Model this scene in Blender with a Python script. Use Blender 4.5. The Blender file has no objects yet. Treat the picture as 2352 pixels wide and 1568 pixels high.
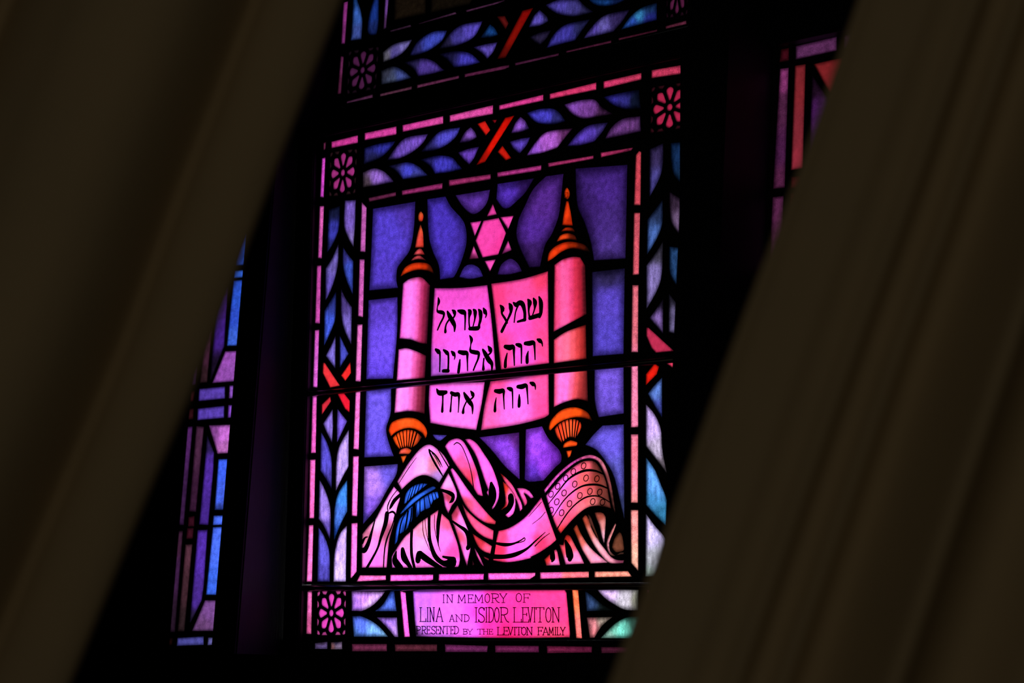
import bpy, bmesh, math, random
import numpy as np
from mathutils import Vector, Matrix, geometry

scene = bpy.context.scene
COL = scene.collection
random.seed(4)

# ------------------------------------------------------------------ camera
cam_data = bpy.data.cameras.new('camera')
cam = bpy.data.objects.new('camera', cam_data)
COL.objects.link(cam)
RC = Matrix([[0.729177, -0.081944, -0.679401], [0.681865, 0.171095, 0.711186], [0.057965, -0.981841, 0.180633]])                      # camera axes (right, down, forward) in the world
cam.matrix_world = Matrix.Translation([3.32906, -3.48481, 1.3149]) @ Matrix(((RC[0][0], -RC[0][1], -RC[0][2]),
                                                       (RC[1][0], -RC[1][1], -RC[1][2]),
                                                       (RC[2][0], -RC[2][1], -RC[2][2]))).to_4x4()
cam_data.sensor_width = 36.0
cam_data.lens = 36.0 * 4900.0 / 2352.0
cam_data.clip_start = 0.05
cam_data.dof.use_dof = True
cam_data.dof.focus_distance = 4.85
cam_data.dof.aperture_fstop = 3.6
scene.camera = cam

# ------------------------------------------------------------------ light and exposure
vs = scene.view_settings
vs.view_transform = 'Standard'
vs.look = 'None'
vs.exposure = 0.0
vs.gamma = 1.0
vs.use_curve_mapping = False
scene.cycles.transparent_max_bounces = 16
world = bpy.data.worlds.new('world')
scene.world = world
world.use_nodes = True
world.node_tree.nodes['Background'].inputs[0].default_value = (0.6, 0.7, 1.0, 1)
world.node_tree.nodes['Background'].inputs[1].default_value = 0.0004


def area(name, loc, target, sx, sy, power, color):
    d = bpy.data.lights.new(name, 'AREA')
    d.shape = 'RECTANGLE'
    d.size, d.size_y, d.energy, d.color = sx, sy, power, color
    o = bpy.data.objects.new(name, d)
    COL.objects.link(o)
    o.location = loc
    o.rotation_euler = (Vector(target) - Vector(loc)).to_track_quat('-Z', 'Y').to_euler()
    return o


ZW = 1.45
# unseen lamps added behind the glass to light it, and the dim warm lamp of the room
area('added_backlight', (-0.1, 1.5, 2.25), (-0.1, 0, 2.25), 4.2, 3.6, 38.0, (1.0, 1.0, 1.0))
area('added_backlight', (-0.08, 0.95, 1.62), (-0.08, 0, 1.72), 1.3, 0.7, 15.5, (1.0, 1.0, 1.0))  # added low down to brighten the lower panes
area('room_lamp', Vector([3.32906, -3.48481, 1.3149]) - Vector([-0.69076, 0.72308, 0.0]) * 1.3 - Vector([0.72308, 0.69076, 0.0]) * 0.15 + Vector((0, 0, 0.7)), Vector([2.01661, -2.11096, 1.3149]) + Vector((0.1, 0, 0.1)), 0.4, 0.4, 3.3, (1.0, 0.87, 0.64))


# ------------------------------------------------------------------ materials
def linear(c):
    return np.where(c <= 0.04045, c / 12.92, ((c + 0.055) / 1.055) ** 2.4)


def new_mat(name):
    m = bpy.data.materials.new(name)
    m.use_nodes = True
    n = m.node_tree.nodes
    for x in list(n):
        if x.type != 'OUTPUT_MATERIAL':
            n.remove(x)
    return m, n, m.node_tree.links, n['Material Output']


def plain(name, color, rough=0.6, metal=0.0, bump=None, grain=0.0, scale=(1, 1, 1)):
    m, n, l, out = new_mat(name)
    b = n.new('ShaderNodeBsdfPrincipled')
    b.inputs['Base Color'].default_value = (*color, 1)
    b.inputs['Roughness'].default_value = rough
    b.inputs['Metallic'].default_value = metal
    l.new(b.outputs[0], out.inputs[0])
    if bump or grain:
        tc = n.new('ShaderNodeTexCoord')
        mp = n.new('ShaderNodeMapping')
        mp.inputs['Scale'].default_value = scale
        nz = n.new('ShaderNodeTexNoise')
        nz.inputs['Scale'].default_value = bump or 60
        nz.inputs['Detail'].default_value = 5
        l.new(tc.outputs['Object'], mp.inputs[0])
        l.new(mp.outputs[0], nz.inputs[0])
        if bump:
            bp = n.new('ShaderNodeBump')
            bp.inputs['Strength'].default_value = 0.3
            bp.inputs['Distance'].default_value = 0.002
            l.new(nz.outputs[0], bp.inputs['Height'])
            l.new(bp.outputs[0], b.inputs['Normal'])
        if grain:
            mr = n.new('ShaderNodeMapRange')
            mr.inputs['To Min'].default_value = 1 - grain
            mr.inputs['To Max'].default_value = 1 + grain
            mx = n.new('ShaderNodeVectorMath')
            mx.operation = 'SCALE'
            mx.inputs[0].default_value = color
            l.new(nz.outputs[0], mr.inputs[0])
            l.new(mr.outputs[0], mx.inputs['Scale'])
            l.new(mx.outputs[0], b.inputs['Base Color'])
    return m


def glass_mat(name, fine, coarse, streak=(1, 1, 1)):
    """painted antique glass: piece colours that also hold the uneven light behind them, mottled, passing light through"""
    m, n, l, out = new_mat(name)
    at = n.new('ShaderNodeAttribute')
    at.attribute_name = 'glass'
    tc = n.new('ShaderNodeTexCoord')
    mp = n.new('ShaderNodeMapping')
    mp.inputs['Scale'].default_value = streak
    l.new(tc.outputs['Object'], mp.inputs[0])
    facs = []
    for sc_, amp, det in ((420.0, fine, 2.0), (70.0, coarse, 3.0)):
        nz = n.new('ShaderNodeTexNoise')
        nz.inputs['Scale'].default_value = sc_
        nz.inputs['Detail'].default_value = det
        l.new(mp.outputs[0], nz.inputs[0])
        mr = n.new('ShaderNodeMapRange')
        mr.inputs['From Min'].default_value = 0.34
        mr.inputs['From Max'].default_value = 0.66
        mr.inputs['To Min'].default_value = 1 - amp
        mr.inputs['To Max'].default_value = 1 + amp
        l.new(nz.outputs[0], mr.inputs[0])
        facs.append(mr)
    mul = n.new('ShaderNodeMath')
    mul.operation = 'MULTIPLY'
    l.new(facs[0].outputs[0], mul.inputs[0])
    l.new(facs[1].outputs[0], mul.inputs[1])
    sc = n.new('ShaderNodeVectorMath')
    sc.operation = 'SCALE'
    l.new(at.outputs['Color'], sc.inputs[0])
    l.new(mul.outputs[0], sc.inputs['Scale'])
    t = n.new('ShaderNodeBsdfTranslucent')
    l.new(sc.outputs[0], t.inputs[0])
    l.new(t.outputs[0], out.inputs[0])
    return m


def clear_mat(name, color):
    m, n, l, out = new_mat(name)
    t = n.new('ShaderNodeBsdfTransparent')
    t.inputs[0].default_value = (*color, 1)
    l.new(t.outputs[0], out.inputs[0])
    return m


M_GLASS = glass_mat('painted_glass', 0.1, 0.12)
M_MOTTLED = glass_mat('mottled_glass', 0.3, 0.26)
M_STREAKY = glass_mat('streaky_glass', 0.3, 0.34, (1.8, 1, 0.7))
M_BACK = clear_mat('clear_glass_back', (1, 1, 1))
M_LEAD = plain('lead_came', (0.012, 0.012, 0.014), 0.7)
M_PAINT = plain('black_vitreous_paint', (0.006, 0.004, 0.006), 0.9)
M_THIN = clear_mat('thin_vitreous_paint', (0.14, 0.02, 0.15))
M_IRON = plain('iron_bar', (0.05, 0.045, 0.045), 0.35, 0.8)
M_WOOD = plain('dark_stained_oak', (0.007, 0.009, 0.02), 0.55, 0, 30, 0.4, (12, 12, 1))
M_WALL = plain('dark_plaster', (0.02, 0.018, 0.016), 0.9, 0, 40, 0.2)
M_FLOOR = plain('dark_floor_boards', (0.03, 0.02, 0.014), 0.6, 0, 20, 0.3, (1, 14, 1))


def cloth_mat():
    m, n, l, out = new_mat('olive_brown_curtain_cloth')
    b = n.new('ShaderNodeBsdfPrincipled')
    b.inputs['Roughness'].default_value = 0.95
    b.inputs['Specular IOR Level'].default_value = 0.1
    tc = n.new('ShaderNodeTexCoord')
    w1 = n.new('ShaderNodeTexNoise')
    w1.inputs['Scale'].default_value = 900
    w2 = n.new('ShaderNodeTexNoise')
    w2.inputs['Scale'].default_value = 14
    l.new(tc.outputs['Object'], w1.inputs[0])
    l.new(tc.outputs['Object'], w2.inputs[0])
    cr = n.new('ShaderNodeMix')
    cr.data_type = 'RGBA'
    cr.inputs['A'].default_value = (0.50, 0.40, 0.25, 1)
    cr.inputs['B'].default_value = (0.56, 0.43, 0.26, 1)
    l.new(w2.outputs[0], cr.inputs['Factor'])
    l.new(cr.outputs['Result'], b.inputs['Base Color'])
    bp = n.new('ShaderNodeBump')
    bp.inputs['Strength'].default_value = 0.25
    bp.inputs['Distance'].default_value = 0.0005
    l.new(w1.outputs[0], bp.inputs['Height'])
    l.new(bp.outputs[0], b.inputs['Normal'])
    l.new(b.outputs[0], out.inputs[0])
    return m


M_CLOTH = cloth_mat()


# ------------------------------------------------------------------ helpers
def link_mesh(name, verts, faces, mats, parent=None, smooth=False, fmat=None):
    me = bpy.data.meshes.new(name)
    me.from_pydata([tuple(v) for v in verts], [], faces)
    for m in mats:
        me.materials.append(m)
    if fmat:
        me.polygons.foreach_set('material_index', fmat)
    if smooth:
        me.polygons.foreach_set('use_smooth', [True] * len(me.polygons))
    me.update()
    o = bpy.data.objects.new(name, me)
    COL.objects.link(o)
    if parent:
        o.parent = parent
    return o


def thing(name, label, cat, loc, tilt=0.0, group=None):
    o = bpy.data.objects.new(name, None)
    o.empty_display_size = 0.1
    COL.objects.link(o)
    o.location = loc
    o.rotation_euler = (tilt, 0, 0)
    o['label'], o['category'] = label, cat
    if group:
        o['group'] = group
    return o


def box(name, lo, hi, mat, parent=None, bev=0.004, rot=None):
    bm = bmesh.new()
    bmesh.ops.create_cube(bm, size=1)
    lo, hi = Vector(lo), Vector(hi)
    for v in bm.verts:
        v.co = Vector([lo[i] + (v.co[i] + 0.5) * (hi[i] - lo[i]) for i in range(3)])
    if bev:
        bmesh.ops.bevel(bm, geom=list(bm.edges), offset=bev, segments=2, affect='EDGES')
    me = bpy.data.meshes.new(name)
    bm.to_mesh(me)
    bm.free()
    me.materials.append(mat)
    o = bpy.data.objects.new(name, me)
    COL.objects.link(o)
    if parent:
        o.parent = parent
    return o


def curve(P, smooth):
    """closed outline in mm from control points (u, v, corner)"""
    if not smooth:
        return [(p[0], p[1]) for p in P]
    n = len(P)
    out = []
    for i in range(n):
        p1, p2 = P[i], P[(i + 1) % n]
        p0 = p1 if p1[2] else P[i - 1]
        p3 = p2 if p2[2] else P[(i + 2) % n]
        L = math.hypot(p2[0] - p1[0], p2[1] - p1[1])
        k = max(2, min(8, int(L / 7)))
        for j in range(k):
            t = j / k
            out.append(tuple(0.5 * ((2 * p1[a]) + (p2[a] - p0[a]) * t + (2 * p0[a] - 5 * p1[a] + 4 * p2[a] - p3[a]) * t * t
                                    + (3 * p1[a] - p0[a] - 3 * p2[a] + p3[a]) * t ** 3) for a in (0, 1)))
    return out


def resample(P, step):
    out = []
    for i in range(len(P)):
        a, b = P[i], P[(i + 1) % len(P)]
        L = math.hypot(b[0] - a[0], b[1] - a[1])
        k = max(1, int(round(L / step)))
        for j in range(k):
            out.append((a[0] + (b[0] - a[0]) * j / k, a[1] + (b[1] - a[1]) * j / k))
    return out


def inside(P, Q):
    """points P (n,2) inside polygon Q"""
    x, y = P[:, 0:1], P[:, 1:2]
    q = np.array(Q)
    a, b = q, np.roll(q, -1, 0)
    c = ((a[:, 1] > y) != (b[:, 1] > y)) & (x < (b[:, 0] - a[:, 0]) * (y - a[:, 1]) / (b[:, 1] - a[:, 1] + 1e-12) + a[:, 0])
    return c.sum(1) % 2 == 1


def edge_dist(P, Q):
    q = np.array(Q)
    a = q[None]
    d = np.roll(q, -1, 0)[None] - a
    r = P[:, None] - a
    t = np.clip((r * d).sum(2) / ((d * d).sum(2) + 1e-12), 0, 1)
    return np.sqrt((((r - t[..., None] * d)) ** 2).sum(2)).min(1)


class Glass:
    """one part: pieces of glass, 3 mm thick, with the maker's painted edges"""
    def __init__(self):
        self.v, self.f, self.c, self.fm = [], [], [], []

    def piece(self, Q, colors, edge, step=4.5, floor=0.22, tone=1.0):
        Q = resample(Q, step)
        q = np.array(Q)
        lo, hi = q.min(0), q.max(0)
        g = [(x + (step / 2 if r % 2 else 0) + random.uniform(-.6, .6), y + random.uniform(-.6, .6))
             for r, y in enumerate(np.arange(lo[1], hi[1], step * 0.87)) for x in np.arange(lo[0], hi[0], step)]
        g = np.array(g) if g else np.zeros((0, 2))
        if len(g):
            g = g[inside(g, Q)]
        if len(g):
            g = g[edge_dist(g, Q) > step * 0.35]
        n = len(Q)
        vs_ = [Vector(p) for p in Q] + [Vector(p) for p in g]
        cv, _, cf, ov, _, _ = geometry.delaunay_2d_cdt(vs_, [], [list(range(n))], 1, 1e-5)
        P = np.array([(p[0], p[1]) for p in cv])
        d = edge_dist(P, Q)
        t = np.clip(d / edge, 0, 1)
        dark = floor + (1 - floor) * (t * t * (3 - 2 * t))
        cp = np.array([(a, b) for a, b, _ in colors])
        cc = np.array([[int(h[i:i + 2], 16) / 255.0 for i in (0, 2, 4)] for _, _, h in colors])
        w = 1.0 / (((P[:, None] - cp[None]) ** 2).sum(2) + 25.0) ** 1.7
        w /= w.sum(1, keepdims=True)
        C = linear(w @ cc * tone) * dark[:, None]  # piece colours include the varying tint of the light behind the window
        o = len(self.v)
        for k in range(len(P)):
            self.v.append((P[k][0] / 1000, 0.0, P[k][1] / 1000))
            self.c.append(tuple(C[k]))
        m = len(P)
        for k in range(m):
            self.v.append((P[k][0] / 1000, 0.003, P[k][1] / 1000))
            self.c.append(tuple(C[k]))
        cnt = {}
        for f in cf:
            a, b, c = f
            x = (P[b] - P[a])
            y = (P[c] - P[a])
            if x[0] * y[1] - x[1] * y[0] < 0:
                f = [a, c, b]
            self.f.append([o + i for i in f])
            self.fm.append(0)
            self.f.append([o + m + i for i in reversed(f)])
            self.fm.append(1)
            for i in range(3):
                e = (f[i], f[(i + 1) % 3])
                cnt[e] = 1
        for (a, b) in cnt:
            if (b, a) not in cnt:
                self.f.append([o + b, o + a, o + m + a, o + m + b])
                self.fm.append(1)

    def link(self, name, mat, parent):
        o = link_mesh(name, self.v, self.f, [mat, M_BACK], parent, False, self.fm)
        at = o.data.attributes.new('glass', 'FLOAT_COLOR', 'POINT')
        at.data.foreach_set('color', [x for c in self.c for x in (c[0], c[1], c[2], 1.0)])
        return o


def lead(name, outline, holes, parent):
    """the lead and black matting between the pieces of glass: everything inside the outline that is not glass"""
    vs_, es = [], []
    for Q in [outline] + holes:
        k, m = len(vs_), len(Q)
        es += [(k + i, k + (i + 1) % m) for i in range(m)]
        vs_ += [Vector(p) for p in Q]
    cv, _, cf, _, _, _ = geometry.delaunay_2d_cdt(vs_, es, [], 0, 1e-4)
    P = np.array([(p[0], p[1]) for p in cv])
    cen = np.array([P[list(f)].mean(0) for f in cf])
    keep = inside(cen, outline)
    for Q in holes:
        q = np.array(Q)
        lo, hi = q.min(0), q.max(0)
        w = np.where((cen[:, 0] > lo[0]) & (cen[:, 0] < hi[0]) & (cen[:, 1] > lo[1]) & (cen[:, 1] < hi[1]))[0]
        if len(w):
            keep[w[inside(cen[w], Q)]] = False
    tri = [list(f) for f, k in zip(cf, keep) if k]
    v = [(p[0] / 1000, -0.002, p[1] / 1000) for p in cv] + [(p[0] / 1000, 0.003, p[1] / 1000) for p in cv]
    m = len(cv)
    F, E = [], set()
    for f in tri:
        a, b, c = f
        x, y = cv[b] - cv[a], cv[c] - cv[a]
        if x[0] * y[1] - x[1] * y[0] < 0:
            f = [a, c, b]
        F.append(f)
        F.append([m + i for i in reversed(f)])
        for i in range(3):
            E.add((f[i], f[(i + 1) % 3]))
    for (a, b) in E:
        if (b, a) not in E:
            F.append([b, a, m + a, m + b])
    return link_mesh(name, v, F, [M_LEAD], parent)


def strokes(name, text, mat, parent, y=-0.0006, thick=0.0005):
    """brush strokes of paint lying on the glass: each 'u,v,width' chain in mm"""
    v, f = [], []
    lists = text if isinstance(text, list) else [[tuple(float(a) for a in p.split(',')) for p in ln.split()] for ln in text.strip().split('\n')]
    for S in lists:
        n = len(S)
        pts = []
        for i in range(n - 1):
            p0, p1, p2, p3 = S[max(i - 1, 0)], S[i], S[i + 1], S[min(i + 2, n - 1)]
            k = max(3, min(8, int(math.hypot(p2[0] - p1[0], p2[1] - p1[1]) / 3)))
            for j in range(k + (i == n - 2)):
                t = j / k
                pts.append([0.5 * ((2 * p1[a]) + (p2[a] - p0[a]) * t + (2 * p0[a] - 5 * p1[a] + 4 * p2[a] - p3[a]) * t * t
                                   + (3 * p1[a] - p0[a] - 3 * p2[a] + p3[a]) * t ** 3) for a in (0, 1, 2)])
        m = len(pts)
        o = len(v)
        dirs = []
        for i in range(m):
            a, b = pts[max(i - 1, 0)], pts[min(i + 1, m - 1)]
            L = math.hypot(b[0] - a[0], b[1] - a[1]) or 1
            dirs.append(((b[0] - a[0]) / L, (b[1] - a[1]) / L))
        ring = []
        for i in range(m):
            w = max(pts[i][2], 0.4) / 2
            ring.append((pts[i][0] - dirs[i][1] * w, pts[i][1] + dirs[i][0] * w))
        w = max(pts[-1][2], 0.4) / 2
        for a in (45, 90, 135):
            c, s = math.cos(math.radians(90 - a)), math.sin(math.radians(90 - a))
            dx, dy = dirs[-1]
            ring.append((pts[-1][0] + w * (dx * c - dy * s), pts[-1][1] + w * (dy * c + dx * s)))
        for i in reversed(range(m)):
            w = max(pts[i][2], 0.4) / 2
            ring.append((pts[i][0] + dirs[i][1] * w, pts[i][1] - dirs[i][0] * w))
        w = max(pts[0][2], 0.4) / 2
        for a in (45, 90, 135):
            c, s = -math.cos(math.radians(90 - a)), -math.sin(math.radians(90 - a))
            dx, dy = dirs[0]
            ring.append((pts[0][0] + w * (dx * c - dy * s), pts[0][1] + w * (dy * c + dx * s)))
        R = len(ring)
        for yy in (y - thick, y):
            v += [(p[0] / 1000, yy, p[1] / 1000) for p in ring]
        # strip of quads between the two banks, and the two round ends
        def L_(i): return o + i
        def R_(i): return o + m + 3 + (m - 1 - i)
        for i in range(m - 1):
            f.append([L_(i), R_(i), R_(i + 1), L_(i + 1)])
            f.append([R + L_(i + 1), R + R_(i + 1), R + R_(i), R + L_(i)])
        cap = [L_(m - 1), R_(m - 1), o + m + 2, o + m + 1, o + m]
        cap0 = [R_(0), L_(0), o + 2 * m + 5, o + 2 * m + 4, o + 2 * m + 3]
        f += [cap, cap0, [R + i for i in reversed(cap)], [R + i for i in reversed(cap0)]]
        for i in range(R):
            a, b = o + i, o + (i + 1) % R
            f.append([b, a, R + a, R + b])
    return link_mesh(name, v, f, [mat], parent)


def read(text):
    last = None
    for ln in text.strip().split('\n'):
        part, cs, e, sm, ps = ln.split('|')
        if cs != '=':
            last = []
            for tok in cs.split():
                if ':' in tok:
                    p, h = tok.split(':')
                    q = p.split('~')
                    (u, v), n = (float(k) for k in q[0].split(',')), 1
                    if len(q) == 3:
                        u2, v2 = (float(k) for k in q[1].split(','))
                        n = int(q[2])
                    for k in range(n):
                        t = k / max(n - 1, 1)
                        last.append((u + (u2 - u) * t if n > 1 else u, v + (v2 - v) * t if n > 1 else v, h))
                else:
                    last.append((0.0, 0.0, tok))
        P = []
        for tok in ps.split():
            c = tok.endswith('c')
            u, v = tok.rstrip('c').split(',')
            P.append((float(u), float(v), c))
        yield part, last, int(e), int(sm), P


def rosette(quad, petal, chip):
    """pieces of one square flower quarry: eight petals, an eye and corner chips"""
    tl, tr, br, bl = quad

    def q(x, y):
        a, b = (x + 1) / 2, (y + 1) / 2
        return tuple((tl[i] * (1 - a) + tr[i] * a) * b + (bl[i] * (1 - a) + br[i] * a) * (1 - b) for i in (0, 1))
    out = []
    for k in range(8):
        t = math.radians(45 * k)
        tip = 0.88 if k % 2 == 0 else 0.93
        prof = [(0.31, 0.05), (0.5, 0.13), (0.68, 0.2), (0.8, 0.17), (tip, 0.0), (0.8, -0.17), (0.68, -0.2), (0.5, -0.13), (0.31, -0.05)]
        out.append((curve([(*q(r * math.cos(t) - w * math.sin(t), r * math.sin(t) + w * math.cos(t)), 0) for r, w in prof], 1), petal))
    out.append((curve([(*q(0.16 * math.cos(a), 0.16 * math.sin(a)), 0) for a in [k * math.pi / 4 for k in range(8)]], 1), petal))
    for sx in (-1, 1):
        for sy in (-1, 1):
            out.append(([q(*p) for p in ((0.99 * sx, 0.74 * sy), (0.99 * sx, 0.93 * sy), (0.86 * sx, 0.98 * sy), (0.76 * sx, 0.93 * sy), (0.84 * sx, 0.8 * sy))], chip))
            out.append(([q(*p) for p in ((0.26 * sx, 0.98 * sy), (0.68 * sx, 0.98 * sy), (0.58 * sx, 0.85 * sy), (0.38 * sx, 0.82 * sy))], chip))
            out.append(([q(*p) for p in ((0.99 * sx, 0.2 * sy), (0.99 * sx, 0.62 * sy), (0.87 * sx, 0.48 * sy), (0.85 * sx, 0.32 * sy))], chip))
    return out


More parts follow.
